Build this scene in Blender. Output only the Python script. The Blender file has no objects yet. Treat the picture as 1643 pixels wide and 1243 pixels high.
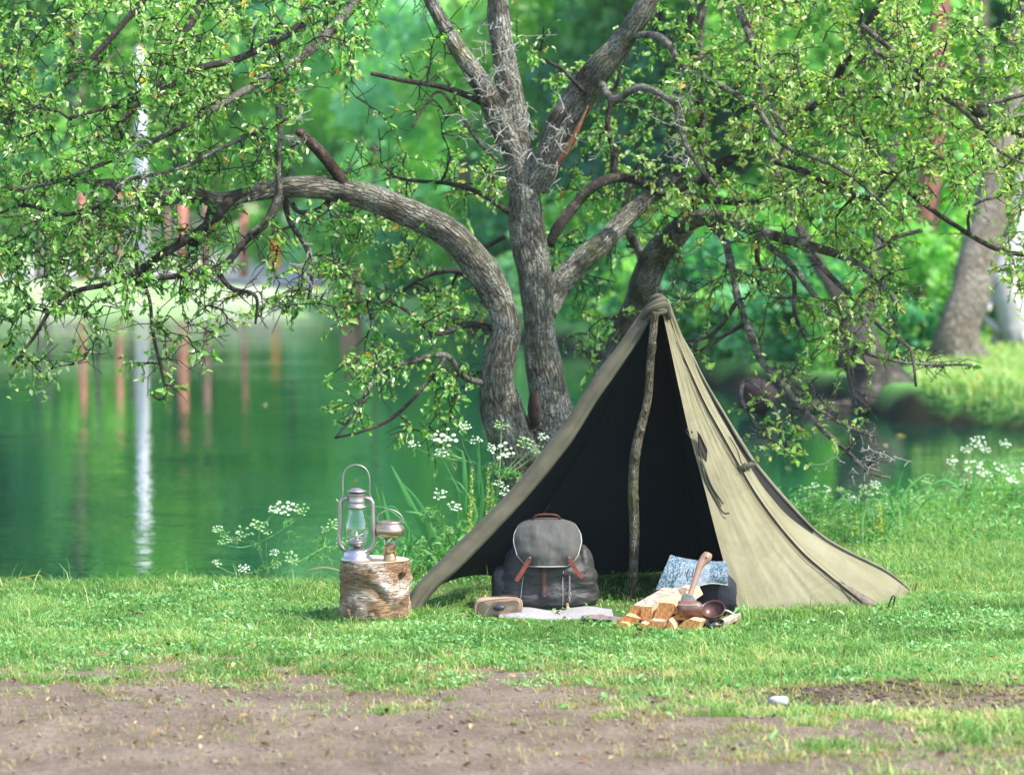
import bpy, math, random
import numpy as np
from mathutils import Vector, Matrix, Quaternion
R = math.radians
random.seed(7)
rng = np.random.default_rng(7)
sc = bpy.context.scene
col = sc.collection

# ------------------------------------------------------------------ camera, world, sun, exposure
F = 5000.0                      # focal length in photograph pixels
CAM_H = 2.06
PITCH = math.atan((621.5 - 320.0) / F)
cd = bpy.data.cameras.new('camera')
cam = bpy.data.objects.new('camera', cd); col.objects.link(cam)
cam.location = (0, 0, CAM_H); cam.rotation_euler = (R(90) - PITCH, 0, 0)
cd.sensor_width = 36; cd.lens = 36 * F / 1643.0
cd.clip_start = 0.5; cd.clip_end = 2000
cd.dof.use_dof = True; cd.dof.focus_distance = 15.35; cd.dof.aperture_fstop = 2.5
sc.camera = cam

SUN_EL, SUN_AZ = 54.0, 26.0     # elevation; azimuth measured from +X towards the camera
sd_ = Vector((math.cos(R(SUN_EL)) * math.cos(R(SUN_AZ)), -math.cos(R(SUN_EL)) * math.sin(R(SUN_AZ)), math.sin(R(SUN_EL))))
w = bpy.data.worlds.new('World'); sc.world = w; w.use_nodes = True
wn = w.node_tree.nodes; wn.clear()
sky = wn.new('ShaderNodeTexSky'); sky.sky_type = 'NISHITA'; sky.sun_disc = False
sky.sun_elevation = R(SUN_EL); sky.sun_rotation = math.atan2(sd_.x, sd_.y)
sky.air_density = 1.0; sky.dust_density = 1.0; sky.ozone_density = 1.0
bg = wn.new('ShaderNodeBackground'); bg.inputs[1].default_value = 0.15
wo = wn.new('ShaderNodeOutputWorld')
w.node_tree.links.new(sky.outputs[0], bg.inputs[0]); w.node_tree.links.new(bg.outputs[0], wo.inputs[0])
sl = bpy.data.lights.new('sun', 'SUN'); sl.energy = 2.7; sl.angle = R(0.9); sl.color = (1.0, 0.95, 0.87)
so = bpy.data.objects.new('sun', sl); col.objects.link(so)
so.rotation_euler = sd_.to_track_quat('Z', 'Y').to_euler()
sc.view_settings.view_transform = 'Standard'; sc.view_settings.look = 'None'
sc.view_settings.gamma = 1; sc.view_settings.use_curve_mapping = False
sc.view_settings.exposure = 1.85
sc.cycles.max_bounces = 8; sc.cycles.transparent_max_bounces = 12
sc.cycles.use_denoising = True
sc.cycles.sample_clamp_indirect = 6

# ------------------------------------------------------------------ measuring helpers
cp, sp_ = math.cos(PITCH), math.sin(PITCH)
def P(px, py, Y):
    u = (px - 821.5) / F; v = (621.5 - py) / F
    dy = cp + v * sp_; dz = -sp_ + v * cp
    k = Y / dy
    return Vector((u * k, Y, CAM_H + dz * k))
def GP(px, py, z=0.0):
    u = (px - 821.5) / F; v = (621.5 - py) / F
    dy = cp + v * sp_; dz = -sp_ + v * cp
    k = (z - CAM_H) / dz
    return Vector((u * k, dy * k, z))

# ------------------------------------------------------------------ noise
_perm = rng.permutation(4096)
_vals = rng.random(4096)
def vnoise(x, y, z=0.0):
    x = np.asarray(x, float); y = np.asarray(y, float); z = np.asarray(z, float) + 0 * x
    xi = np.floor(x).astype(int); yi = np.floor(y).astype(int); zi = np.floor(z).astype(int)
    xf = x - xi; yf = y - yi; zf = z - zi
    u = xf * xf * (3 - 2 * xf); v = yf * yf * (3 - 2 * yf); w_ = zf * zf * (3 - 2 * zf)
    def h(a, b, c): return _vals[_perm[(_perm[(_perm[a & 4095] + b) & 4095] + c) & 4095]]
    def L(a, b, t): return a + (b - a) * t
    return L(L(L(h(xi, yi, zi), h(xi+1, yi, zi), u), L(h(xi, yi+1, zi), h(xi+1, yi+1, zi), u), v),
             L(L(h(xi, yi, zi+1), h(xi+1, yi, zi+1), u), L(h(xi, yi+1, zi+1), h(xi+1, yi+1, zi+1), u), v), w_)
def fbm(x, y, z=0.0, o=4):
    s = 0; a = 0.5; n = 0
    for i in range(o):
        s = s + a * vnoise(np.asarray(x) * 2**i + 17*i, np.asarray(y) * 2**i, np.asarray(z) * 2**i); n += a; a *= 0.5
    return s / n
def sstep(a, b, x):
    t = np.clip((x - a) / (b - a), 0, 1); return t * t * (3 - 2 * t)

# ------------------------------------------------------------------ materials
class NT:
    def __init__(s, name):
        s.m = bpy.data.materials.new(name); s.m.use_nodes = True
        s.t = s.m.node_tree; s.n = s.t.nodes; s.n.clear()
        s.out = s.n.new('ShaderNodeOutputMaterial')
    def new(s, k, **kw):
        nd = s.n.new(k)
        for a, b in kw.items(): setattr(nd, a, b)
        return nd
    def ln(s, a, b): s.t.links.new(a, b)
    def coord(s, scale=(1, 1, 1), kind='Object', rot=(0, 0, 0)):
        tc = s.new('ShaderNodeTexCoord'); mp = s.new('ShaderNodeMapping')
        mp.inputs['Scale'].default_value = scale; mp.inputs['Rotation'].default_value = rot
        s.ln(tc.outputs[kind], mp.inputs[0]); return mp.outputs[0]
    def noise(s, vec, scale, detail=5, rough=0.55, dist=0.0):
        nd = s.new('ShaderNodeTexNoise'); nd.inputs['Scale'].default_value = scale
        nd.inputs['Detail'].default_value = detail; nd.inputs['Roughness'].default_value = rough
        nd.inputs['Distortion'].default_value = dist
        if vec is not None: s.ln(vec, nd.inputs['Vector'])
        return nd.outputs['Fac']
    def vor(s, vec, scale, feature='F1', out='Distance'):
        nd = s.new('ShaderNodeTexVoronoi'); nd.feature = feature; nd.inputs['Scale'].default_value = scale
        s.ln(vec, nd.inputs['Vector']); return nd.outputs[out]
    def ramp(s, fac, stops, interp='LINEAR'):
        nd = s.new('ShaderNodeValToRGB'); cr = nd.color_ramp; cr.interpolation = interp
        while len(cr.elements) < len(stops): cr.elements.new(0.5)
        for e, (p_, c) in zip(cr.elements, stops):
            e.position = p_; e.color = (*c, 1) if len(c) == 3 else c
        s.ln(fac, nd.inputs[0]); return nd.outputs[0]
    def mix(s, fac, a, b, mode='MIX'):
        nd = s.new('ShaderNodeMix'); nd.data_type = 'RGBA'; nd.blend_type = mode; nd.clamp_factor = True
        for i, v in ((0, fac), (6, a), (7, b)):
            if hasattr(v, 'links'): s.ln(v, nd.inputs[i])
            elif isinstance(v, (int, float)): nd.inputs[i].default_value = v
            else: nd.inputs[i].default_value = (*v, 1)
        return nd.outputs[2]
    def math(s, op, a, b=0.0):
        nd = s.new('ShaderNodeMath'); nd.operation = op
        for i, v in ((0, a), (1, b)):
            if hasattr(v, 'links'): s.ln(v, nd.inputs[i])
            else: nd.inputs[i].default_value = v
        return nd.outputs[0]
    def attr(s, name, out='Fac'):
        nd = s.new('ShaderNodeAttribute'); nd.attribute_name = name; return nd.outputs[out]
    def bump(s, h, strength=0.5, dist=0.01):
        nd = s.new('ShaderNodeBump'); nd.inputs['Strength'].default_value = strength
        nd.inputs['Distance'].default_value = dist; s.ln(h, nd.inputs['Height']); return nd.outputs[0]
    def pr(s, color, rough=0.6, metal=0.0, spec=0.5, normal=None, **kw):
        b = s.new('ShaderNodeBsdfPrincipled')
        if hasattr(color, 'links'): s.ln(color, b.inputs['Base Color'])
        else: b.inputs['Base Color'].default_value = (*color, 1)
        if hasattr(rough, 'links'): s.ln(rough, b.inputs['Roughness'])
        else: b.inputs['Roughness'].default_value = rough
        b.inputs['Metallic'].default_value = metal; b.inputs['Specular IOR Level'].default_value = spec
        for k, v in kw.items(): b.inputs[k].default_value = v
        if normal is not None: s.ln(normal, b.inputs['Normal'])
        return b
    def done(s, sh): s.ln(sh if hasattr(sh, 'links') else sh.outputs[0], s.out.inputs[0]); return s.m

def simple(name, c1, c2=None, scale=20, rough=0.6, metal=0.0, bump=0.3, bdist=0.003, spec=0.4, stretch=(1, 1, 1), detail=5, **kw):
    t = NT(name); v = t.coord(stretch)
    n = t.noise(v, scale, detail)
    c2 = c2 or tuple(x * 0.7 for x in c1)
    c = t.ramp(n, [(0.3, c2), (0.7, c1)])
    nm = t.bump(n, bump, bdist) if bump else None
    return t.done(t.pr(c, rough, metal, spec, nm, **kw))

def leafmat(name, stops, trans=0.4, rough=0.45, spec=0.35, tint=(0.9, 1.0, 0.35)):
    """leaf colour chosen per leaf from the attribute rnd; light also passes through the blade"""
    t = NT(name); a = t.attr('rnd')
    c = t.ramp(a, stops)
    n = t.noise(t.coord(), 6.0, 2)
    c = t.mix(0.35, c, t.mix(n, (0.45, 0.5, 0.45), (1.5, 1.45, 1.3)), 'MULTIPLY')
    b = t.pr(c, rough, 0, spec)
    tr = t.new('ShaderNodeBsdfTranslucent'); t.ln(t.mix(1.0, c, tuple(1.6 * x for x in tint), 'MULTIPLY'), tr.inputs[0])
    mx = t.new('ShaderNodeMixShader'); mx.inputs[0].default_value = trans
    t.ln(b.outputs[0], mx.inputs[1]); t.ln(tr.outputs[0], mx.inputs[2])
    return t.done(mx)

# ------------------------------------------------------------------ object helpers
def tag(o, label=None, cat=None, group=None, kind=None):
    if label: o['label'] = label
    if cat: o['category'] = cat
    if group: o['group'] = group
    if kind: o['kind'] = kind
    return o
def empty(name, loc=(0, 0, 0), label=None, cat=None, group=None):
    o = bpy.data.objects.new(name, None); col.objects.link(o); o.location = loc
    o.empty_display_size = 0.1
    return tag(o, label, cat, group)
def link(name, me, mat, parent=None, kind=None):
    o = bpy.data.objects.new(name, me); col.objects.link(o)
    if mat is not None and not len(me.materials):
        for m in (mat if isinstance(mat, (list, tuple)) else [mat]): me.materials.append(m)
    if parent is not None: o.parent = parent; o.location = -Vector(parent.get('_w', (0, 0, 0))) if False else (0, 0, 0)
    if kind: o['kind'] = kind
    return o
def np_mesh(name, V, faces, smooth=True, attrs=None, mats=None):
    """faces: list of (n_verts, array Nxk)"""
    me = bpy.data.meshes.new(name)
    V = np.asarray(V, np.float32)
    me.vertices.add(len(V)); me.vertices.foreach_set('co', V.ravel())
    loops = np.concatenate([np.asarray(f, np.int32).ravel() for f in faces])
    tot = np.concatenate([np.full(len(f), np.asarray(f).shape[1], np.int32) for f in faces])
    start = np.concatenate([[0], np.cumsum(tot)[:-1]]).astype(np.int32)
    me.loops.add(len(loops)); me.loops.foreach_set('vertex_index', loops)
    me.polygons.add(len(tot)); me.polygons.foreach_set('loop_start', start)
    try: me.polygons.foreach_set('loop_total', tot)
    except Exception: pass
    if mats is not None: me.polygons.foreach_set('material_index', np.asarray(mats, np.int32))
    me.update(calc_edges=True)
    me.polygons.foreach_set('use_smooth', np.full(len(tot), smooth, bool))
    for k, (dom, arr) in (attrs or {}).items():
        a = me.attributes.new(k, 'FLOAT', dom); a.data.foreach_set('value', np.asarray(arr, np.float32))
    me.validate(); me.update()
    return me

class MB:
    """collects pieces of one mesh"""
    def __init__(s): s.v = []; s.f = []; s.mi = []; s.n = 0; s.cur = 0; s.tc = []
    def add(s, V, Fs, tc=None):
        V = np.asarray(V, float); s.v.append(V); s.tc.append(V if tc is None else tc)
        for f in Fs: s.f.append(tuple(int(i) + s.n for i in f)); s.mi.append(s.cur)
        s.n += len(V)
    def tube(s, pts, rad, seg=8, cap=True, flat=1.0, up=None, wob=0.0, seed=0, ridge=0.0):
        pts = np.array([tuple(p) for p in pts], float); n = len(pts)
        rad = np.full(n, rad, float) if np.isscalar(rad) else np.asarray(rad, float)
        T = np.gradient(pts, axis=0); T /= np.linalg.norm(T, axis=1)[:, None] + 1e-12
        ref = np.array(up if up is not None else ((0, 0, 1) if abs(T[0][2]) < 0.9 else (1, 0, 0)), float)
        N = ref - T[0] * ref.dot(T[0]); N /= np.linalg.norm(N)
        V = []; TCs = []; ln_ = np.concatenate([[0], np.cumsum(np.linalg.norm(np.diff(pts, axis=0), axis=1))])+seed*3.7
        a = np.linspace(0, 2 * np.pi, seg, endpoint=False)
        for i in range(n):
            N = N - T[i] * N.dot(T[i]); N /= np.linalg.norm(N) + 1e-12
            B = np.cross(T[i], N)
            r = rad[i]
            if wob: r = r * (1 + wob * (vnoise(np.cos(a) * 1.5 + 50 + seed, np.sin(a) * 1.5 + 50, ln_[i] * 5) - 0.5) * 2)
            else: r = np.full(seg, r)
            TCs.append(np.stack([np.cos(a)*rad[i], np.sin(a)*rad[i], np.full(seg, ln_[i])], 1))
            if ridge: r = r*(1+ridge*(fbm(np.cos(a)*rad[i]*70+seed, np.sin(a)*rad[i]*70+7, ln_[i]*4.5, 3)-.5)*2)
            V.append(pts[i] + np.outer(np.cos(a) * r, N) * flat + np.outer(np.sin(a) * r, B))
        V = np.concatenate(V); Fs = []
        for i in range(n - 1):
            for j in range(seg):
                k = (j + 1) % seg
                Fs.append((i*seg+j, i*seg+k, (i+1)*seg+k, (i+1)*seg+j))
        if cap:
            Fs.append(tuple(range(seg))[::-1]); Fs.append(tuple((n-1)*seg + j for j in range(seg)))
        s.add(V, Fs, np.concatenate(TCs)); return s
    def ribbon(s, pts, w, side=(1, 0, 0), th=.003, n=16):
        q = cr(pts, n) if len(pts) > 2 else np.linspace(pts[0], pts[1], n); T = np.gradient(q, axis=0); T /= np.linalg.norm(T, axis=1)[:, None]
        nn = np.array([0, -1.0, .15]); S_ = np.cross(T, nn); S_ /= np.linalg.norm(S_, axis=1)[:, None]; N_ = np.cross(S_, T)
        w = np.full(n, w) if np.isscalar(w) else np.interp(np.linspace(0, 1, n), np.linspace(0, 1, len(w)), w)
        V = np.concatenate([q-S_*w[:, None]/2-N_*th, q+S_*w[:, None]/2-N_*th, q+S_*w[:, None]/2+N_*th, q-S_*w[:, None]/2+N_*th])
        Fs = []
        for i in range(n-1):
            for a, b in ((0, 1), (1, 2), (2, 3), (3, 0)): Fs.append((a*n+i, b*n+i, b*n+i+1, a*n+i+1))
        Fs += [(0, 3*n, 2*n, n), (n-1, 2*n-1, 3*n-1, 4*n-1)]
        s.add(V, Fs); return s
    def lathe(s, prof, c=(0, 0, 0), seg=32, squash=1.0):
        a = np.linspace(0, 2*np.pi, seg, endpoint=False); V = []; Fs = []
        for r, z in prof: V.append(np.stack([c[0] + np.cos(a)*r, c[1] + np.sin(a)*r*squash, np.full(seg, c[2]+z)], 1))
        V = np.concatenate(V); n = len(prof)
        for i in range(n-1):
            for j in range(seg):
                k = (j+1) % seg; Fs.append((i*seg+j, i*seg+k, (i+1)*seg+k, (i+1)*seg+j))
        if prof[0][0] > 1e-4: Fs.append(tuple(range(seg))[::-1])
        if prof[-1][0] > 1e-4: Fs.append(tuple((n-1)*seg+j for j in range(seg)))
        s.add(V, Fs); return s
    def box(s, c, size, rot=None):
        V = np.array([(x, y, z) for x in (-.5, .5) for y in (-.5, .5) for z in (-.5, .5)]) * np.array(size)
        if rot is not None: V = V @ np.array(rot.to_3x3() if hasattr(rot, 'to_3x3') else rot).T
        V = V + np.array(tuple(c))
        s.add(V, [(0,1,3,2),(4,6,7,5),(0,4,5,1),(2,3,7,6),(0,2,6,4),(1,5,7,3)]); return s
    def grid(s, G):
        """G: (n,m,3) array"""
        n, m = G.shape[:2]
        Fs = [(i*m+j, i*m+j+1, (i+1)*m+j+1, (i+1)*m+j) for i in range(n-1) for j in range(m-1)]
        s.add(G.reshape(-1, 3), Fs); return s
    def ell(s, c, r, seg=10, ring=6, wob=0.0, p=1.0, seed=0):
        V = [];Fs = []
        for i in range(ring+1):
            t = -math.pi/2 + math.pi*i/ring
            for j in range(seg):
                a = 2*math.pi*j/seg
                def sg(x): return math.copysign(abs(x)**p, x)
                V.append((sg(math.cos(t))*sg(math.cos(a)), sg(math.cos(t))*sg(math.sin(a)), sg(math.sin(t))))
        V = np.array(V)
        if wob:
            V = V * (1 + wob*(fbm(V[:,0]*1.7+seed, V[:,1]*1.7+9, V[:,2]*1.7+5, 3)-0.5)*2)[:, None]
        V = V*np.array(r) + np.array(tuple(c))
        for i in range(ring):
            for j in range(seg):
                k = (j+1) % seg; Fs.append((i*seg+j, i*seg+k, (i+1)*seg+k, (i+1)*seg+j))
        s.add(V, Fs); return s
    def build(s, name, mat, parent=None, smooth=True, kind=None, bevel=0, solid=0, merge=False, sub=0):
        me = bpy.data.meshes.new(name)
        me.from_pydata(np.concatenate(s.v).tolist(), [], s.f)
        me.update()
        if len(s.tc) == len(s.v): at_ = me.attributes.new('tc', 'FLOAT_VECTOR', 'POINT'); at_.data.foreach_set('vector', np.concatenate(s.tc).astype(np.float32).ravel())
        if any(s.mi): me.polygons.foreach_set('material_index', s.mi)
        me.polygons.foreach_set('use_smooth', [smooth]*len(me.polygons))
        o = link(name, me, mat, parent, kind)
        if parent is not None:   # points are given in world space; store them relative to the thing's base
            base = parent
            off = Vector((0, 0, 0))
            while base is not None: off += base.location; base = base.parent
            me.transform(Matrix.Translation(-off))
        if merge:
            import bmesh
            bm = bmesh.new(); bm.from_mesh(me); bmesh.ops.remove_doubles(bm, verts=bm.verts, dist=1e-5); bm.to_mesh(me); bm.free()
        if solid: md = o.modifiers.new('s', 'SOLIDIFY'); md.thickness = solid; md.offset = 0
        if bevel: md = o.modifiers.new('b', 'BEVEL'); md.width = bevel; md.segments = 2; md.limit_method = 'ANGLE'
        if sub: md = o.modifiers.new('u', 'SUBSURF'); md.levels = sub; md.render_levels = sub
        return o
def rel(me, parent):
    base = parent; off = Vector((0, 0, 0))
    while base is not None: off += base.location; base = base.parent
    me.transform(Matrix.Translation(-off))

def cr(pts, n):
    """Catmull-Rom through points, n samples, spread by length"""
    p = np.array([tuple(q) for q in pts], float)
    d = np.linalg.norm(np.diff(p[:, :3], axis=0), axis=1); u = np.concatenate([[0], np.cumsum(d)])
    p2 = np.vstack([2*p[0]-p[1], p, 2*p[-1]-p[-2]])
    out = []
    for t in np.linspace(0, u[-1], n):
        i = min(np.searchsorted(u, t, side='right')-1, len(p)-2); f = (t-u[i])/(u[i+1]-u[i]+1e-12)
        a, b, c, e = p2[i], p2[i+1], p2[i+2], p2[i+3]
        out.append(0.5*((2*b)+(-a+c)*f+(2*a-5*b+4*c-e)*f*f+(-a+3*b-3*c+e)*f**3))
    return np.array(out)
def PX(lst, n): return cr([P(a, b, c) for a, b, c in lst], n)

def leaf_arrays(pos, d, nrm, size, wid=0.55, fold=0.25, curl=0.15):
    """six-cornered leaves folded along the midrib. pos,d,nrm Nx3, size N"""
    N = len(pos)
    d = d/(np.linalg.norm(d, axis=1)[:, None]+1e-9)
    s = np.cross(d, nrm); s /= np.linalg.norm(s, axis=1)[:, None]+1e-9
    n = np.cross(s, d)
    L = size[:, None]; W = L*wid*0.5
    base = pos; tip = pos+d*L - n*L*curl
    l1 = pos+d*L*.3 + s*W + n*W*fold; r1 = pos+d*L*.3 - s*W + n*W*fold
    l2 = pos+d*L*.68 + s*W*.8 + n*(W*fold-L*curl*.4); r2 = pos+d*L*.68 - s*W*.8 + n*(W*fold-L*curl*.4)
    V = np.stack([base, l1, l2, tip, r2, r1], 1).reshape(-1, 3)
    i = np.arange(N)[:, None]*6
    Fq = np.concatenate([i+np.array([[0, 1, 2, 3]]), i+np.array([[0, 3, 4, 5]])], 1).reshape(-1, 4)
    return V, Fq
def rand_dirs(n, zb=0.0):
    v = rng.normal(size=(n, 3)); v[:, 2] += zb; return v/np.linalg.norm(v, axis=1)[:, None]
def blades(pos, h, wd, lean, bend, az):
    """five-cornered grass blades"""
    N = len(pos)
    la = rng.uniform(0, 2*np.pi, N) if az is None else az
    dx = np.stack([np.cos(la), np.sin(la), np.zeros(N)], 1)
    fa = la + np.pi/2 + rng.normal(0, .5, N)
    sx = np.stack([np.cos(fa), np.sin(fa), np.zeros(N)], 1)*wd[:, None]*0.5
    up = np.array([0, 0, 1.0])
    mid = pos + up*h[:, None]*.55 + dx*(h*lean*.45)[:, None]
    tip = pos + up*(h*(1-bend*.35))[:, None] + dx*(h*(lean+bend))[:, None]
    V = np.stack([pos-sx, pos+sx, mid+sx*.8, mid-sx*.8, tip], 1).reshape(-1, 3)
    i = np.arange(N)[:, None]*5
    return V, (i+np.array([[0, 1, 2, 3]])), (i+np.array([[3, 2, 4]]))

# ================================================================== TERRAIN AND WATER
POND = np.array([(-60, 16.6), (-4, 16.7), (-2.7, 16.8), (-1.0, 16.85), (-.62, 17.15), (-.29, 17.9), (0.03, 19.4), (.53, 20.4),
                 (1.15, 20.4), (1.7, 19.9), (2.05, 19.6), (2.97, 21.4), (3.8, 23.5), (6, 25.5), (16, 28), (16, 32), (5.4, 32.6),
                 (4.3, 33.6), (3.6, 37), (2.3, 41), (.8, 51), (-1.5, 61), (-3.8, 69), (-9, 72), (-16, 73), (-60, 72)], float)
def pond_sd(x, y):
    """signed distance to the shore, positive on land"""
    x = np.asarray(x, float); y = np.asarray(y, float)
    best = np.full(x.shape, 1e9); inside = np.zeros(x.shape, bool)
    n = len(POND)
    for i in range(n):
        a = POND[i]; b = POND[(i+1) % n]; e = b-a
        t = np.clip(((x-a[0])*e[0]+(y-a[1])*e[1])/(e@e), 0, 1)
        best = np.minimum(best, np.hypot(x-a[0]-t*e[0], y-a[1]-t*e[1]))
        if a[1] != b[1]:
            cnd = ((a[1] > y) != (b[1] > y)) & (x < (b[0]-a[0])*(y-a[1])/(b[1]-a[1])+a[0])
            inside ^= cnd
    return np.where(inside, -best, best)
WATER_Z = -0.35
def height(x, y):
    x = np.asarray(x, float); y = np.asarray(y, float)
    sd = pond_sd(x, y) + (fbm(x*1.1, y*1.1, 3.3, 3)-.5)*.35*sstep(15.5, 17, y)
    far = sstep(27, 31, y)
    z = -0.9 + 0.9*sstep(-0.45, 0.22, sd)
    near = (fbm(x*.9, y*.9, 1.0, 3)-.5)*.05 + (fbm(x*6, y*6, 2.0, 3)-.5)*.018
    z = z + near*sstep(0, .4, sd)
    # soft mound and broken turf in the foreground on the right
    z = z + .05*np.exp(-((x-1.7)/.55)**2-((y-12.95)/.22)**2) - .03*np.exp(-((x-1.55)/.5)**2-((y-12.6)/.2)**2)
    rise = far*np.clip(sd-.5, 0, None)
    left = sstep(3.0, -3.0, x)
    z = z + rise*(.012+.045*left*sstep(60, 74, y)) + far*.25*(fbm(x*.12, y*.12, 7, 3)-.5)*sstep(0, 4, sd)
    z = z + 34*sstep(112, 190, y)
    return z
def grassy(x, y):
    """how much turf grows: 1 lawn, 0 bare soil"""
    x = np.asarray(x, float); y = np.asarray(y, float)
    n1 = fbm(x*1.6, y*2.6, 11, 4)-.5; n2 = fbm(x*8, y*13, 13, 3)-.5
    edge = 13.32 + .12*sstep(-.5, -2.8, x) - 1.35*sstep(-.1, 1.3, x)
    g = sstep(-.55, .55, y-edge + n1*2.4 + n2*3.0)
    patch = 1.0*(np.exp(-((x-1.35)/.42)**2-((y-12.93+.06*x)/.15)**2)+np.exp(-((x-2.15)/.42)**2-((y-12.68)/.14)**2)+.6*np.exp(-((x-.55)/.25)**2-((y-13.35)/.12)**2))*(.5+.9*fbm(x*5, y*7, 33, 3))
    g2 = sstep(.46, .56, fbm(x*2.2, y*3.2, 17, 3))*.55*sstep(.2, 1.4, x)
    g = np.maximum(g, g2)
    return np.clip(g - patch, 0, 1)*(y > 0)

def mudmask(x, y):
    n = fbm(x*4, y*6, 71, 3)
    a = np.exp(-((x-1.35)/.42)**2-((y-12.93+.06*x)/.16)**2)+np.exp(-((x-2.15)/.42)**2-((y-12.68)/.15)**2)+.6*np.exp(-((x-.55)/.25)**2-((y-13.35)/.12)**2)+.5*np.exp(-((x+.6)/.2)**2-((y-13.25)/.06)**2)
    return np.clip(a*1.4*sstep(.33, .6, n)+0, 0, 1)
def axis(segs):
    out = []
    for a, b, st in segs: out += list(np.arange(a, b, st))
    return np.array(out+[segs[-1][1]])
gx = axis([(-160, -40, 10), (-40, -12, 1.5), (-12, -4, .35), (-4, 4.6, .04), (4.6, 12, .3), (12, 40, 1.5), (40, 160, 10)])
gy = axis([(-10, 8, 2), (8, 10.5, .3), (10.5, 17.8, .035), (17.8, 24, .08), (24, 45, .4), (45, 120, 1.5), (120, 260, 7)])
GX, GY = np.meshgrid(gx, gy)
GZ = height(GX, GY)
V = np.stack([GX.ravel(), GY.ravel(), GZ.ravel()], 1)
nr, nc = GX.shape
ii = (np.arange(nr-1)[:, None]*nc+np.arange(nc-1)[None]).ravel()
Q = np.stack([ii, ii+1, ii+1+nc, ii+nc], 1)
gm = np_mesh('ground', V, [Q], True, {'turf': ('POINT', grassy(GX, GY).ravel()), 'sd': ('POINT', pond_sd(GX, GY).ravel()), 'mud': ('POINT', mudmask(GX, GY).ravel())})
t = NT('soil_and_turf'); v = t.coord()
n1 = t.noise(v, 3.0, 6, .6); n2 = t.noise(v, 38, 6, .7); n3 = t.noise(v, 160, 3, .6)
vo = t.vor(v, 95)
soil = t.ramp(n1, [(.3, (.150, .112, .080)), (.55, (.235, .180, .135)), (.75, (.31, .245, .19))])
soil = t.mix(t.ramp(n2, [(.42, (0, 0, 0)), (.62, (1, 1, 1))]), soil, t.mix(1.0, soil, (.66, .62, .58), 'MULTIPLY'))
soil = t.mix(1.0, soil, t.ramp(n3, [(.32, (.62, .60, .58)), (.5, (1, 1, 1)), (.68, (1.25, 1.22, 1.2))]), 'MULTIPLY')
soil = t.mix(t.ramp(vo, [(.10, (1, 1, 1)), (.2, (0, 0, 0))]), soil, (.38, .33, .27))
turf = t.ramp(n2, [(.3, (.05, .075, .02)), (.6, (.09, .17, .035)), (.8, (.15, .19, .06))])
far = t.ramp(t.noise(v, .35, 5, .6), [(.3, (.06, .20, .04)), (.55, (.14, .32, .07)), (.75, (.30, .42, .14))])
farl = t.ramp(t.noise(v, .30, 4, .6), [(.38, (.14, .36, .08)), (.48, (.30, .44, .18)), (.58, (.38, .42, .28)), (.72, (.46, .43, .38))])
tcn = t.new('ShaderNodeTexCoord'); sx = t.new('ShaderNodeSeparateXYZ'); t.ln(tcn.outputs['Object'], sx.inputs[0])
farm = t.math('GREATER_THAN', sx.outputs['Y'], 27.0)
far = t.mix(t.math('MULTIPLY', t.math('GREATER_THAN', sx.outputs['Y'], 60.0), t.math('MULTIPLY', t.math('LESS_THAN', sx.outputs['X'], -2.5), t.math('LESS_THAN', sx.outputs['Y'], 106.0))), far, farl)
turf = t.mix(farm, turf, far)
dark = t.mix(t.ramp(n1, [(.4, (0, 0, 0)), (.6, (1, 1, 1))]), (.008, .010, .005), (.016, .017, .008))
mk = t.math('ADD', t.attr('turf'), t.math('MULTIPLY', t.math('SUBTRACT', n2, .5), .7))
c = t.mix(t.ramp(mk, [(.45, (0, 0, 0)), (.95, (1, 1, 1))]), soil, turf)
mud = t.ramp(t.attr('sd'), [(0.0, (1, 1, 1)), (.25, (0, 0, 0))])
c = t.mix(t.math('MULTIPLY', mud, t.math('LESS_THAN', sx.outputs['Y'], 60.0)), c, dark)
c = t.mix(t.math('MULTIPLY', t.attr('mud'), t.ramp(n2, [(.3, (.35,)*3), (.6, (1,)*3)])), c, t.mix(n2, (.028, .019, .014), (.085, .058, .04)))
h = t.math('ADD', t.math('MULTIPLY', n2, .6), t.math('MULTIPLY', n3, .4))
ground = link('ground', gm, t.done(t.pr(c, .95, 0, .15, t.bump(h, 1.0, .03))))
tag(ground, 'earth and turf ground running down to the pond and up the far bank', kind='structure')

# pond water
wx = np.linspace(-70, 20, 60); wy = np.linspace(16, 76, 60)
WX, WY = np.meshgrid(wx, wy)
ii = (np.arange(59)[:, None]*60+np.arange(59)[None]).ravel()
wm = np_mesh('pond_water', np.stack([WX.ravel(), WY.ravel(), np.full(WX.size, WATER_Z)], 1), [np.stack([ii, ii+1, ii+61, ii+60], 1)], True)
t = NT('pond_water')
v1 = t.coord((1.0, 1.6, 1)); na = t.noise(v1, 3.2, 3, .55, .3)
nb = t.noise(t.coord((.5, 1.0, 1)), .9, 3, .5)
nc_ = t.noise(t.coord((1.0, 1.5, 1)), 14, 2, .5)
amp = t.ramp(t.noise(t.coord((.12, .3, 1)), 1.0, 3), [(.35, (.25,)*3), (.65, (1,)*3)])
hh = t.math('ADD', t.math('ADD', t.math('MULTIPLY', na, .35), t.math('MULTIPLY', nb, .8)), t.math('MULTIPLY', nc_, .11))
hh = t.math('MULTIPLY', hh, amp)
b = t.pr((.0002, .026, .014), .03, 0, .5, t.bump(hh, 1.0, .012)); b.inputs['IOR'].default_value = 1.6
water = link('pond_water', wm, t.done(b)); tag(water, 'still green pond water with fine ripples', kind='structure')

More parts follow.
